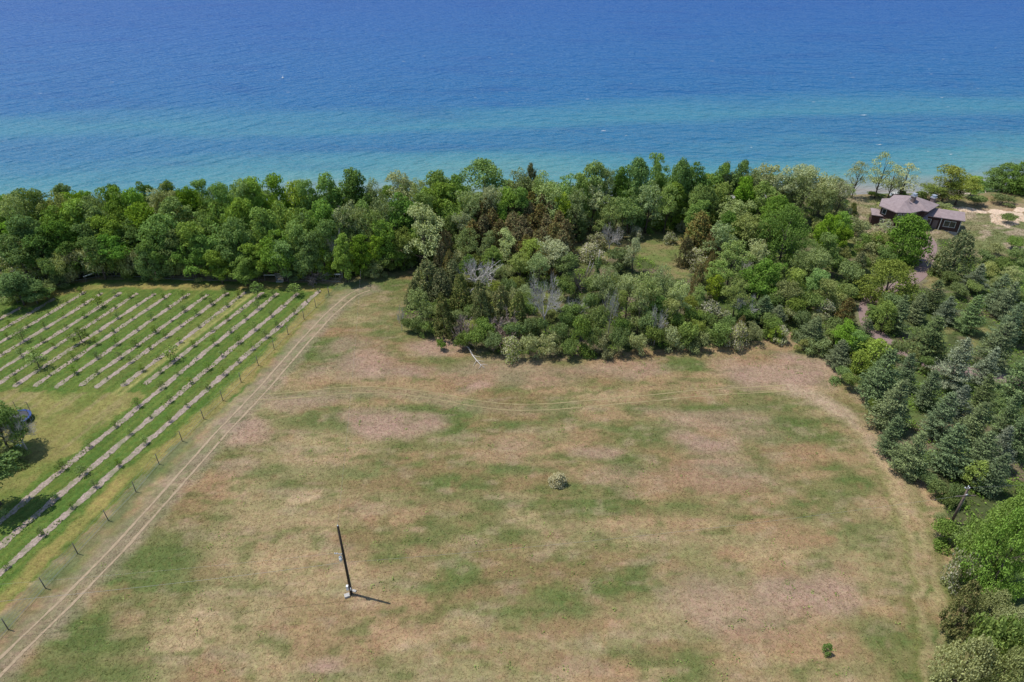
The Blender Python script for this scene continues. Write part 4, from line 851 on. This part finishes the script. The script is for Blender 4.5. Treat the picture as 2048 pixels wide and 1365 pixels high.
#PART3
# ------------------------------------------------------------------ the house
HX, HY = 100.0, 158.0
hz = float(zground(HX, HY))
house = tag(empty('house', (HX, HY, 0)), 'brown house with mauve shingled hip roofs and two chimneys above the lake', 'house')
def rel(p): return [(x - HX, y - HY) for x, y in p]
def hippoly(g, eave, z, apex, az, th=.18, mi=0):
    """a roof: eave polygon rising to an apex or a ridge (list of two points), with a fascia thickness"""
    e = np.array(eave); n = len(e); ap = np.array(apex).reshape(-1, 2)
    v = [(*p, z) for p in e] + [(*p, z - th) for p in e] + [(*p, az) for p in ap]
    m = 2 * n; tri, quad = [], []
    near = [int(np.argmin([np.hypot(*(p - a)) for a in ap])) for p in e]
    for i in range(n):
        j = (i + 1) % n
        if near[i] == near[j]: tri.append([i, j, m + near[i]])
        else: quad.append([i, j, m + near[j], m + near[i]])
        quad.append([n + i, n + j, j, i])
    g.add(v, quad, mi)
    k = g.n - len(v); g.f.append((np.array(tri) + k, np.full(len(tri), mi)))
    g.f.append((np.array([list(range(n, 2 * n))[::-1]]) + k, np.array([mi]))); return g
def grow(poly, d):
    p = np.array(poly); c = p.mean(0); return [tuple(c + (q - c) * (1 + d / np.linalg.norm(q - c))) for q in p]
octw = rel([(92.2, 160.6), (94.2, 156.8), (97.2, 156.7), (100.8, 158.3), (101.6, 161.4), (98.6, 165.0), (94.6, 164.6)])
mainw = rel([(93.8, 161.9), (101.5, 157.8), (106.0, 161.5), (98.9, 167.3)])
G().prism(octw, -1.2, 5.05).obj('wall', M['siding'], house)
g = G(); hippoly(g, grow(octw, .8), 5.2, rel([(96.5, 159.2), (99.4, 162.0)]), 6.75); r1 = g.obj('roof', M['roof'], house)
G().prism(mainw, -1.2, 4.95).obj('wall', M['siding'], house)
g = G(); hippoly(g, grow(mainw, .9), 5.12, rel([(100.3, 162.0)]), 7.15); r2 = g.obj('roof', M['roof'], house)
wd = np.array([.911, -.411]); wp = np.array([.411, .911]); wa = np.array([99.2, 160.6])
def wpt(a, b): return tuple(wa + wd * a + wp * b)
wing = rel([wpt(0, .6), wpt(12.0, .6), wpt(12.0, 5.8), wpt(0, 5.8)])
G().prism(wing, -.05, 3.1).obj('wall', M['siding'], house)
G().prism(grow(wing, .05), -3.0, -.06).obj('foundation', M['greysiding'], house)
g = G(); hippoly(g, rel([wpt(-.4, 0), wpt(12.6, 0), wpt(12.6, 6.4), wpt(-.4, 6.4)]), 3.25, rel([wpt(0, 3.2), wpt(12.45, 3.2)]), 4.35); r3 = g.obj('roof', M['roof'], house)
porch = rel([wpt(.6, -1.2), wpt(4.0, -1.2), wpt(4.0, .4), wpt(.6, .4)])
G().prism(porch, -.2, 2.75).obj('entry_wall', M['siding'], house)
g = G(); hippoly(g, rel([wpt(.1, -1.9), wpt(4.5, -1.9), wpt(4.5, 1.4), wpt(.1, 1.4)]), 2.95, rel([wpt(.9, 1.3), wpt(3.7, 1.3)]), 3.72); g.obj('entry_roof', M['roof'], house)
fr = rel([(95.0, 153.4), (99.6, 153.8), (99.4, 157.4), (94.8, 157.0)])
G().prism(fr, -.5, 2.7).obj('porch_wall', M['siding'], house)
g = G(); hippoly(g, grow(fr, .55), 2.9, rel([(95.9, 155.6), (98.5, 155.8)]), 3.6); g.obj('porch_roof', M['roof'], house)
lr = rel([(90.6, 160.8), (92.8, 160.0), (94.2, 163.6), (92.0, 164.6)])
G().prism(lr, -.8, 2.6).obj('side_wall', M['siding'], house)
g = G(); hippoly(g, grow(lr, .5), 2.8, rel([(92.4, 162.2)]), 3.5); g.obj('side_roof', M['roof'], house)
def window(p0, p1, z0, z1, parent=house):
    """a framed window on the wall line p0-p1"""
    a, b = np.array(p0), np.array(p1); d = (b - a) / np.linalg.norm(b - a); nn = np.array([d[1], -d[0]]); c = (a + b) / 2 - np.array([HX, HY]); L = np.linalg.norm(b - a); rz = math.atan2(d[1], d[0])
    g = G(); o = c + nn * .035; t = .11
    for s in (-1, 1): g.box((*(o + d * s * (L / 2 - t / 2)), (z0 + z1) / 2), (t, .09, z1 - z0), rz)
    for zz in (z0 + t / 2, z1 - t / 2): g.box((*o, zz), (L - 2 * t - .004, .085, t), rz)
    if L > 1.3: g.box((*o, (z0 + z1) / 2), (.07, .08, z1 - z0 - 2 * t - .004), rz)
    w = g.obj('window', M['trim'], parent)
    G().box((*(c + nn * .015), (z0 + z1) / 2), (L - 2 * t, .04, z1 - z0 - 2 * t), rz).obj('pane', M['glass'], w)
def along(poly, i, f0, f1):
    p = np.array(poly) + np.array([HX, HY]); a, b = p[i], p[(i + 1) % len(p)]; return a + (b - a) * f0, a + (b - a) * f1
for i, f0, f1, z0, z1 in ((0, .10, .36, 3.3, 4.7), (0, .12, .38, .7, 2.1), (0, .62, .85, .7, 2.1), (1, .1, .4, 3.3, 4.6), (1, .52, .92, 3.7, 4.6), (2, .2, .6, 3.6, 4.6)): window(*along(octw, i, f0, f1), z0, z1)
window(wpt(8.4, .6), wpt(11.0, .6), .9, 2.5); window(wpt(4.6, .6), wpt(5.6, .6), 1.0, 2.4)
dm = rel([wpt(6.0, .58), wpt(7.2, .58)]); G().box((*(np.array(dm).mean(0)), 1.15), (1.1, .08, 2.2), math.atan2(wd[1], wd[0])).obj('door', M['chimney'], house)
for a in (4.4, 7.6, 11.95):
    q = rel([wpt(a, .52 if a > 11 else .1)])[0]; G().box((*q, 1.45), (.14, .14, 3.2), math.atan2(wd[1], wd[0])).obj('corner_post', M['trim'], house)
for q in (octw[0], octw[1], octw[2]): G().box((q[0] * 1.004, q[1] * 1.004 - .03, 2.0), (.14, .14, 6.0), .4).obj('corner_trim', M['fascia'], house)
def chimney(x, y, z0, z1, parent):
    c = G().box((x - HX, y - HY, (z0 + z1) / 2), (.9, .9, z1 - z0), .5).obj('chimney', M['chimney'], parent)
    g = G(); g.box((x - HX, y - HY, z1 + .16), (1.15, 1.15, .3), .5)
    for s in (-1, 1): g.box((x - HX + s * .42, y - HY, z1 + .5), (.06, .06, .4), 0)
    g.box((x - HX, y - HY, z1 + .73), (1.0, 1.0, .06), .5); g.obj('chimney_cap', M['steel'], c)
chimney(99.3, 160.6, 5.0, 7.6, r2); chimney(105.6, 162.6, 3.3, 6.4, r3)
def dish(x, y, z, parent):
    g = G(); n = 14; v = [(0, 0, 0)] + [(.38 * math.cos(k * 6.283 / n), .38 * math.sin(k * 6.283 / n), .12) for k in range(n)]
    v = np.array(v) @ np.array([[1, 0, 0], [0, .6, .8], [0, -.8, .6]]).T + np.array([x - HX, y - HY, z])
    g.add(v, [[0, 1 + k, 1 + (k + 1) % n] for k in range(n)]); g.tube([(x - HX, y - HY, z - .6), (x - HX, y - HY, z)], .03, 6); g.obj('satellite_dish', M['white'], parent)
dish(98.0, 159.6, 7.3, house); dish(95.2, 155.2, 3.9, house)
# ------------------------------------------------------------------ utility poles and lines
def P3(u, v, z): X, Y, t = onz(u, v, z); return X, Y
x1, y1, z1 = gp(703, 1188)
p1 = tag(empty('utility_pole', (x1, y1, z1)), 'tall dark wooden utility pole with a small transformer standing in the dry field', 'utility pole')
PH = 11.8
G().tube([(0, 0, -.4), (0, 0, PH * .5), (0, 0, PH)], [.17, .15, .125], 10).obj('shaft', M['pole'], p1, True)
g = G(); g.tube([(-.42, 0, 6.0), (-.42, 0, 6.62)], .2, 12); g.tube([(-.42, 0, 6.62), (-.42, 0, 6.75)], [.2, .08], 12); tr_ = g.obj('transformer', M['white'], p1, True)
g = G(); g.tube([(-.42, 0, 6.75), (-.42, 0, 7.0)], [.05, .03], 8); g.obj('bushing', M['ceramic'], tr_, True)
g = G(); g.tube([(0, 0, 7.1), (-.75, 0, 7.2), (-.95, 0, 7.15)], .035, 6); g.tube([(-.2, 0, 6.95), (-.2, 0, 7.25)], .04, 6); g.obj('bracket', M['steel'], p1)
for x in (-.95, -.72): G().tube([(x, 0, 7.16), (x, 0, 7.26), (x, 0, 7.34)], [.06, .075, .04], 8).obj('insulator', M['ceramic'], p1, True)
G().tube([(0, 0, PH), (0, 0, PH + .12)], [.1, .05], 8).obj('pole_cap', M['ceramic'], p1, True)
g = G(); g.box((-.30, -.08, 1.25), (.26, .3, .7)); g.obj('meter_box', M['white'], p1); G().box((.1, -.2, 1.15), (.12, .1, .4)).obj('switch_box', M['white'], p1)
G().tube([(.15, -.08, .0), (.15, -.08, 6.0)], .03, 6).obj('conduit', M['rope'], p1)
bs = G().box((-.45, -.35, .12), (.62, .5, .3), .4).obj('concrete_pad', M['stone'], None); bs.location = (x1, y1, z1); tag(bs, 'pale broken concrete block at the foot of the field pole', 'block')
bs = G().box((.25, .35, .06), (.5, .3, .16), -.3).obj('concrete_slab', M['stone'], None); bs.location = (x1, y1, z1); tag(bs, 'small flat pale slab just behind the field pole', 'slab')
x2, y2, z2 = gp(1902, 1046)
p2 = tag(empty('utility_pole', (x2, y2, z2)), 'shorter grey utility pole with insulators beside the dark shrubs at the grove', 'utility pole')
PH2 = 6.3
G().tube([(0, 0, -.4), (0, 0, PH2 * .5), (0, 0, PH2)], [.17, .15, .13], 10).obj('shaft', M['pole2'], p2, True)
G().box((-.0, -.16, 5.15), (2.7, .1, .12), .06).obj('crossarm', M['pole2'], p2)
g = G(); g.tube([(0, 0, PH2 - .15), (-.25, -.1, PH2 + .1), (-.25, -.1, PH2 + .35)], .045, 6); g.tube([(-.25, -.1, PH2 + .2), (-.65, -.2, PH2 + .25)], .035, 6); g.obj('bracket', M['steel'], p2)
for x, y, z in ((-.66, -.2, PH2 + .28), (-.22, -.1, PH2 + .4), (.1, 0, PH2 + .03), (.12, -.15, 5.32), (-.05, -.2, 5.3)): G().tube([(x, y, z), (x, y, z + .12), (x, y, z + .2)], [.07, .085, .04], 8).obj('insulator', M['ceramic'], p2, True)
G().tube([(.17, -.06, .0), (.16, -.05, 5.0)], .035, 6).obj('conduit', M['steel'], p2)
xm, ym, zm = gp(1893, 1044); g = G(); g.box((0, 0, .28), (.26, .22, .6), .3); g.box((0, 0, .61), (.32, .28, .08), .3); o = g.obj('marker_post', M['orange']); o.location = (xm, ym, zm); tag(o, 'small pale orange marker box beside the grove utility pole', 'marker')
def cable(a, b, sag, r, label):
    a, b = np.array(a, float), np.array(b, float); t = np.linspace(0, 1, 18)[:, None]; p = a + (b - a) * t; p[:, 2] -= sag * 4 * (t * (1 - t))[:, 0]
    tag(G().tube(p, r, 5).obj('power_cable', M['cable']), label, 'cable', 'power cables')
cable((x1 + .1, y1, z1 + 5.7), (x2 - .1, y2 - .15, z2 + 5.3), 1.0, .009, 'service cable running from the field pole to the grove pole')
cable((x1 - .1, y1, z1 + 5.7), (x1 - 62, y1 - 8, 6.0),   .8, .013, 'thick grey service cable leading off the field pole over the track')
cable((x1 - .95, y1, z1 + 7.3), (x1 - 62, y1 - 6.5, 7.6), .7, .007, 'thin upper wire leading off the transformer bracket over the track')
cable((x1, y1, z1 + PH + .1), (x1 - 9, y1 + 62, 11.5), 1.0, .006, 'thin wire leading from the field pole top toward the thicket')
cable((x2 + .1, y2, z2 + PH2 + .2), (x2 + 40, y2 + 4, 6.8), .5, .007, 'dark wire leading from the grove pole over the shrubs')
# ------------------------------------------------------------------ fences and gate
def fence(px, h, label, group, wires=4):
    pts = [gp(u, v) for u, v in px]; x0, y0, z0 = pts[len(pts) // 2]
    f = tag(empty('wire_fence', (x0, y0, z0)), label, 'fence', group)
    for (x, y, z) in pts:
        a, b = random.uniform(-.05, .05), random.uniform(-.05, .05)
        G().tube([(x - x0, y - y0, z - z0 - .3), (x - x0 + a, y - y0 + b, z - z0 + h)], [.065, .055], 7).obj('post', M['post'], f, True)
    for k in range(wires):
        zz = h * (.12 + .86 * k / (wires - 1)); q = [(x - x0, y - y0, z - z0 + zz) for x, y, z in pts]
        G().tube(q, .012 if k else .03, 4, cap=False).obj('wire', M['wire'], f)
    return f
fence([(658.4, 591), (632, 615.6), (608.3, 639.3), (576.6, 670), (548.5, 699), (516.9, 731.6), (482.6, 765), (446, 801.5), (407.7, 838.5), (364.6, 883), (318.5, 929), (272, 984.6), (217, 1041.5), (155.5, 1108), (91, 1177), (17, 1260), (-62, 1348)], 2.0, 'long wire fence on dark posts between orchard and farm track', 'orchard fences')
fence([(36, 607), (72, 593), (105, 578), (139, 566), (172, 560), (197, 555), (230, 554), (261.5, 555), (304.5, 557), (344.5, 560), (390, 562), (440, 563), (505, 561), (530, 562)], 2.0, 'wire fence on thin posts along the back of the orchard below the wood', 'orchard fences')
fence([(572, 563), (610, 563), (645, 563), (682, 566), (658.4, 591)], 1.8, 'short wire fence run at the orchard corner under the fallen branches', 'orchard fences', 3)
gx0, gy0, gz0 = gp(552, 562)
gt = tag(empty('timber_gate', (gx0, gy0, gz0)), 'weathered timber gate with white top rail in the orchard back fence', 'gate')
sc_ = (gp(572, 562)[0] - gp(552, 562)[0]) / 20
for u in (531, 553, 569): G().box(((u - 552) * sc_, 0, .85), (.16, .16, 2.1)).obj('post', M['post'], gt)
G().box(((541.5 - 552) * sc_, -.1, 1.45), (22 * sc_, .05, .2)).obj('rail', M['rail'], gt); G().box(((575 - 552) * sc_, -.1, 1.38), (9 * sc_, .05, .16)).obj('rail', M['rail'], gt)
for zz in (.3, .75, 1.2, 1.7): G().box(((561 - 552) * sc_, -.1, zz), (15.5 * sc_, .05, .12)).obj('rail', M['rail'], gt)
G().box(((561 - 552) * sc_, -.5, .1), (14 * sc_, .6, .12)).obj('sill_board', M['rail'], gt)
def railing(u0, v0, u1, v1, label):
    a, b = np.array(gp(u0, v0)), np.array(gp(u1, v1)); o = tag(empty('timber_rail', a), label, 'rail'); d = b - a; L = np.linalg.norm(d[:2]); rz = math.atan2(d[1], d[0])
    G().box((*(d[:2] / 2), 1.35), (L, .06, .2), rz).obj('rail', M['white'], o); G().box((*(d[:2] * .08), .6), (.12, .12, 1.7), rz).obj('post', M['post'], o); G().box((*(d[:2] * .92), .6), (.12, .12, 1.7), rz).obj('post', M['post'], o)
railing(171, 565, 195, 556, 'white rail on the back fence, slanting one behind the young trees'); railing(197, 556, 214, 556, 'white rail on the back fence, level one next to the slanting rail'); railing(671, 560, 684, 560, 'short white rail at the orchard corner near the shrubs')
# ------------------------------------------------------------------ yard things
tx, ty = -78.0, 83.4; tz = float(zground(tx, ty))
tp = tag(empty('trampoline', (tx, ty, tz)), 'round trampoline with blue edge pad on the yard lawn', 'trampoline')
n = 36; th = np.arange(n) * 6.2832 / n; ring = lambda r, z: np.c_[r * np.cos(th), r * np.sin(th), np.full(n, z)]
v = np.concatenate([ring(1.62, .86), ring(1.98, .86), ring(1.98, .78), ring(1.62, .80)]); f = []
for a, b in ((0, 1), (1, 2), (2, 3), (3, 0)): f += [[a * n + k, b * n + k, b * n + (k + 1) % n, a * n + (k + 1) % n] for k in range(n)]
G().add(v, f).obj('edge_pad', M['blue'], tp)
g = G(); v = np.concatenate([ring(1.61, .80), ring(.8, .77), [[0, 0, .76]]]); g.add(v, [[k, (k + 1) % n, n + (k + 1) % n, n + k] for k in range(n)]); g.f.append((np.array([[n + k, n + (k + 1) % n, 2 * n] for k in range(n)]), np.zeros(n))); g.obj('jumping_mat', M['tramp'], tp)
for k in range(6):
    a = k * 6.2832 / 6; c, s = math.cos(a), math.sin(a); a2 = a + .35; c2, s2 = math.cos(a2), math.sin(a2)
    G().tube([(1.9 * c, 1.9 * s, .8), (1.95 * c, 1.95 * s, .03), (1.95 * c2, 1.95 * s2, .03), (1.9 * c2, 1.9 * s2, .8)], .03, 6).obj('leg', M['steel'], tp)
    G().tube([(2.02 * c, 2.02 * s, .3), (2.05 * c, 2.05 * s, 2.4), (1.85 * c, 1.85 * s, 2.6)], .04, 6).obj('enclosure_pole', M['rope'], tp)
g = G()
for zz in (1.2, 1.6, 2.0, 2.4): g.tube(np.r_[ring(2.0, zz), ring(2.0, zz)[:1]], .008, 3, cap=False)
g.obj('safety_net', M['net'], tp)
rx, ry, rz_ = gp(37, 897)
g = G(); v = np.concatenate([ring(.24, .42), ring(.46, .42), ring(.44, 0), ring(.24, .2)]); g.add(v, f); g.add(ring(.25, .2), [list(range(n))]); o = g.obj('planter_tub', M['white']); o.location = (rx, ry, rz_); tag(o, 'round white ring-shaped tub among the green plants in the yard', 'tub')
# ------------------------------------------------------------------ fallen branch, leaning trunks
fb = tag(empty('fallen_branch', (0, 0, 0)), 'pale fallen branch lying on the dry field at the thicket edge', 'branch')
pts = [gp(u, v) for u, v in ((929, 691), (938, 700), (945, 713), (953, 723), (961, 731), (969, 738))]; pts = [(x, y, z + .35 - .04 * k) for k, (x, y, z) in enumerate(pts)]
G().tube(pts, [.15, .14, .11, .09, .06, .03], 7).obj('main_limb', M['palewood'], fb, True)
rs = np.random.default_rng(5)
for a, b, L in ((2, -1, 1.8), (3, 1, 1.6), (3, -1, 1.4), (4, 1, 1.3), (4, -1, 1.2), (1, -1, .8)):
    p = np.array(pts[a]); d = unit(np.array(pts[min(5, a + 1)]) - p); s = np.cross(d, [0, 0, 1]) * b; q = p + (d * .7 + s * .8) * L; q[2] = zground(q[0], q[1]) + .12
    G().tube([p, (p + q) / 2 + rs.normal(size=3) * .08, q], [.055, .04, .02], 5).obj('side_limb', M['palewood'], fb)
for k, (u, v, u2, v2) in enumerate(((1169, 556, 1181, 522), (1175, 556, 1187, 526))):
    a = np.array(gp(u, v)); X, Y, t = onz(u2, v2, 4.5); b = np.array([X, Y, 4.5])
    e = tag(empty('leaning_trunk', a), 'white barkless leaning trunk beside the vine-clad snag, %s of two' % ('nearer the camera left' if k == 0 else 'the one further right'), 'dead trunk', 'leaning white trunks')
    G().tube([(0, 0, -.2), (b - a) * .5 + np.array([.1, 0, 0]), b - a], [.14, .11, .05], 7).obj('trunk', M['palewood'], e, True); G().tube([(b - a) * .6, (b - a) * .75 + np.array([.6, .2, .3])], [.05, .02], 5).obj('branch', M['palewood'], e)
a = np.array(gp(1193, 558)); e = tag(empty('vine_snag', a), 'dead snag wrapped in bright green vine beside the clearing', 'snag')
G().tube([(0, 0, -.2), (.1, 0, 4), (.2, 0, 7)], [.18, .13, .05], 7).obj('trunk', M['deadwood'], e, True)
g = G(); rs = np.random.default_rng(9); nn_ = 900; zz = rs.random(nn_) * 5.2; aa = rs.random(nn_) * 6.28; rr = .35 + .3 * rs.random(nn_) + .15 * np.sin(zz * 2); c = np.c_[rr * np.cos(aa) + zz * .03, rr * np.sin(aa), zz]
leaves(g, c, unit(np.c_[np.cos(aa), np.sin(aa), np.full(nn_, .4)] + .5 * rs.normal(size=(nn_, 3))), .3, rs); g.obj('vine_leaves', M['shrub'], e)
# ------------------------------------------------------------------ lake side
bx, by, bz = gp(1791, 390)
bt = tag(empty('dinghy', (bx, by, bz), .3), 'small white dinghy lying on the bluff edge under the poplars', 'dinghy')
prof = [(-1.9, .62), (-1.2, .78), (0, .85), (1.0, .66), (1.7, .3), (2.1, .03)]; v, f = [], []
for x, w in prof: v += [(x, -w, .65), (x, -w * .6, .12), (x, 0, 0), (x, w * .6, .12), (x, w, .65)]
for i in range(len(prof) - 1): f += [[i * 5 + k, i * 5 + k + 1, i * 5 + k + 6, i * 5 + k + 5] for k in range(4)]
g = G(); g.add(v, f); g.f.append((np.array([[0, 1, 2, 3, 4]]), np.array([0]))); g.obj('hull', M['white'], bt, True)
for x in (-1.0, .3): G().box((x, 0, .5), (.26, 1.35, .05)).obj('thwart', M['rail'], bt)
bx, by, bz = gp(1809, 395); tb = tag(empty('picnic_table', (bx, by, bz), .4), 'pale picnic table on the bluff edge behind the house roof', 'table')
G().box((0, 0, .74), (2.0, .8, .06)).obj('table_top', M['rail'], tb)
for s in (-1, 1): G().box((0, s * .75, .44), (2.0, .28, .05)).obj('bench', M['rail'], tb); G().box((s * .7, 0, .37), (.08, 1.5, .7)).obj('leg', M['rail'], tb)
X, Y, _ = onz(566, 157, LAKE); bu = tag(empty('buoy', (X, Y, LAKE)), 'small white float alone on the blue lake', 'buoy')
G().tube([(0, 0, -.2), (0, 0, .05), (0, 0, .5), (0, 0, .75)], [.35, .6, .55, .2], 14).obj('float', M['white'], bu, True); G().tube([(0, 0, .7), (0, 0, 1.3)], [.05, .12], 8).obj('top_mark', M['white'], bu)
g = G(); rs = np.random.default_rng(21)
for k in range(70):
    u = rs.uniform(-60, 2100); v = rs.uniform(12, 330 if u > 1100 else 200); 
    if rs.random() < .45: u = rs.uniform(1000, 2100)
    X, Y, t = onz(u, v, LAKE)
    if Y < shore(X) + 30: continue
    L = rs.uniform(.4, 1.5) * (1 if k > 8 else 1.7); w = rs.uniform(.12, .28); a = rs.normal() * .15; m = 7
    s = np.linspace(-1, 1, m); yy = w * (1 - s ** 2) * (.6 + .7 * rs.random(m)); bow = .3 * L * s ** 2 * .5
    p = np.concatenate([np.c_[s * L, bow + yy], np.c_[s * L, bow - yy * .6]]); p = p @ np.array([[math.cos(a), math.sin(a)], [-math.sin(a), math.cos(a)]])
    g.add(np.c_[p[:, 0] + X, p[:, 1] + Y, LAKE + .06 + .05 * rs.random(2 * m)], [[i, m + i, m + i + 1, i + 1] for i in range(m - 1)])
tag(g.obj('whitecap_foam', M['white']), 'scattered small whitecaps on the lake', 'foam', kind='stuff')
# ------------------------------------------------------------------ low growth that nobody could count
def grass(name, n, poly, hts, wid, mul, seed, label, avoid=(), green=0.0, skip=None):
    rs = np.random.default_rng(seed); P = np.array(poly); lo, hi = P.min(0), P.max(0)
    x = rs.uniform(max(lo[0], -135), min(hi[0], 135), n * 2); y = rs.uniform(max(lo[1], 36), min(hi[1], 205), n * 2); k = inpoly(x, y, poly)
    u = CX + F * x / (y * cP + CAMH * sP); k &= (u > -40) & (u < 2090)
    if skip is not None: k &= ~skip(x, y)
    x, y = x[k][:n], y[k][:n]
    for pts, d in avoid: k = polydist(x, y, pts) > d; x, y = x[k], y[k]
    n = len(x); c = ground_colour(x, y) * mul * (.65 + .75 * rs.random((n, 1)))
    pale = rs.random(n) < .22; c[pale] = c[pale] * .5 + np.array([.36, .28, .15]) * .5
    gr = rs.random(n) < green; c[gr] = c[gr] * .4 + np.array([.10, .15, .035]) * .6
    z = zground(x, y); h = rs.uniform(*hts, n); a = rs.random(n) * 6.28; w = wid * (.6 + .8 * rs.random(n)); ln = rs.normal(size=(n, 2)) * (.06 + h[:, None] * 1.1)
    b = np.c_[x, y, z]; d = np.c_[np.cos(a), np.sin(a), np.zeros(n)] * w[:, None]; tip = b + np.c_[ln, h]
    d2 = np.c_[-np.sin(a), np.cos(a), np.zeros(n)] * w[:, None]; ln2 = rs.normal(size=(n, 2)) * (.06 + h[:, None] * 1.2)
    v = np.stack([b - d, b + d, tip, b - d2, b + d2, b + np.c_[ln2, h * .8]], 1).reshape(-1, 3)
    g = G(); i = np.arange(n)[:, None] * 6; g.add(v, np.concatenate([i + np.array([[0, 1, 2]]), i + np.array([[3, 4, 5]])]))
    tag(g.obj(name, M['tuft'], colattr=np.repeat(c, 6, 0)), label, 'grass', kind='stuff')
FIELD = gxy([(-80, 1420), (300, 1025), (500, 810), (690, 600), (760, 560), (830, 545), (800, 650), (900, 695), (1020, 718), (1280, 706), (1530, 690), (1600, 690), (1720, 800), (1760, 870), (1880, 1010), (1900, 1100), (1930, 1250), (1930, 1420)])
grass('dry_grass', 120000, FIELD, (.04, .15), .035, 1.3, 3, 'dry hay stubble and grass tufts of the field', [(RUT_A, .25), (offset(RUT_A, 1.75), .25), (CROSS, .2), (offset(CROSS, -1.6), .2)])
grass('orchard_grass', 36000, ORCH, (.03, .1), .035, 1.15, 4, 'mown green grass between the orchard strips', [])
grass('rough_grass', 40000, WOOD, (.1, .35), .06, 1.25, 5, 'rough grass under the scrub and between the trees', [(DRIVE, 1.9)], .4, skip=lambda x, y: (x < 0) & (y > 118))
grass('dune_grass', 9000, DUNE, (.1, .3), .06, 1.2, 6, 'dune grass around the house', [(DRIVE, 1.9)])
for k, r in enumerate(ROWS): pass
rs = np.random.default_rng(8); x, y = [], []
for r in ROWS:                                             # weeds in the mulch
    a, b = np.array(r[0]), np.array(r[1]); L = np.linalg.norm(b - a); m = int(L * 9); t = rs.random(m); keep = fbm(t * L / 4, np.full(m, r[0][0]), 3, 2) > .47
    q = a + (b - a) * t[:, None] + rnor * rs.normal(size=(m, 1)) * .5; x += list(q[keep, 0]); y += list(q[keep, 1])
x, y = np.array(x), np.array(y); c = np.c_[x, y, zground(x, y) + .08 + .1 * rs.random(len(x))]
g = G(); leaves(g, c, unit(rs.normal(size=c.shape) * .6 + np.array([0, 0, 1])), .16 + .22 * rs.random(len(c)), rs); tag(g.obj('orchard_weeds', M['weed']), 'low weeds growing through the wood chip strips', 'weeds', kind='stuff')
def undergrowth(n, poly, seed, label, hmax=.9, skip=None):
    rs = np.random.default_rng(seed); P = np.array(poly); lo, hi = P.min(0), P.max(0)
    x = rs.uniform(max(lo[0], -135), min(hi[0], 135), n * 3); y = rs.uniform(max(lo[1], 36), min(hi[1], 190), n * 3); k = inpoly(x, y, poly)
    for pl in [CLEAR, DUNE] + GLADE: k &= ~inpoly(x, y, pl)
    k &= polydist(x, y, DRIVE) > 2.3; k &= fbm(x / 5, y / 5, 66, 3) > .46
    x, y = x[k][:n], y[k][:n]; n = len(x); m = 7; X = np.repeat(x, m) + rs.normal(size=n * m) * .45; Y = np.repeat(y, m) + rs.normal(size=n * m) * .45
    hh = np.repeat(hmax * (.3 + .7 * fbm(x / 3, y / 3, 12, 2)), m); c = np.c_[X, Y, zground(X, Y) + hh * rs.random(n * m)]
    g = G(); leaves(g, c, unit(rs.normal(size=c.shape) * .7 + np.array([0, 0, 1])), .22 + .2 * rs.random(n * m), rs); tag(g.obj('undergrowth', M['weed']), label, 'undergrowth', kind='stuff')
rs = np.random.default_rng(17); x = rs.uniform(-60, 75, 900); y = rs.uniform(38, 125, 900); k = inpoly(x, y, FIELD) & (fbm(x / 9, y / 9, 71, 2) > .5); x, y = x[k], y[k]
m = 9; sp = np.repeat(.12 + .3 * rs.random(len(x)), m); X = np.repeat(x, m) + rs.normal(size=len(x) * m) * sp; Y = np.repeat(y, m) + rs.normal(size=len(x) * m) * sp
c = np.c_[X, Y, zground(X, Y) + .22 * rs.random(len(X))]; g = G(); leaves(g, c, unit(rs.normal(size=c.shape) * .6 + np.array([0, 0, 1])), .12 + .14 * rs.random(len(X)), rs); tag(g.obj('field_weeds', M['weed']), 'small green weeds dotted over the dry field', 'weeds', kind='stuff')
undergrowth(15000, WOOD, 1, 'low leafy undergrowth of the wood, thicket and scrub')
#END
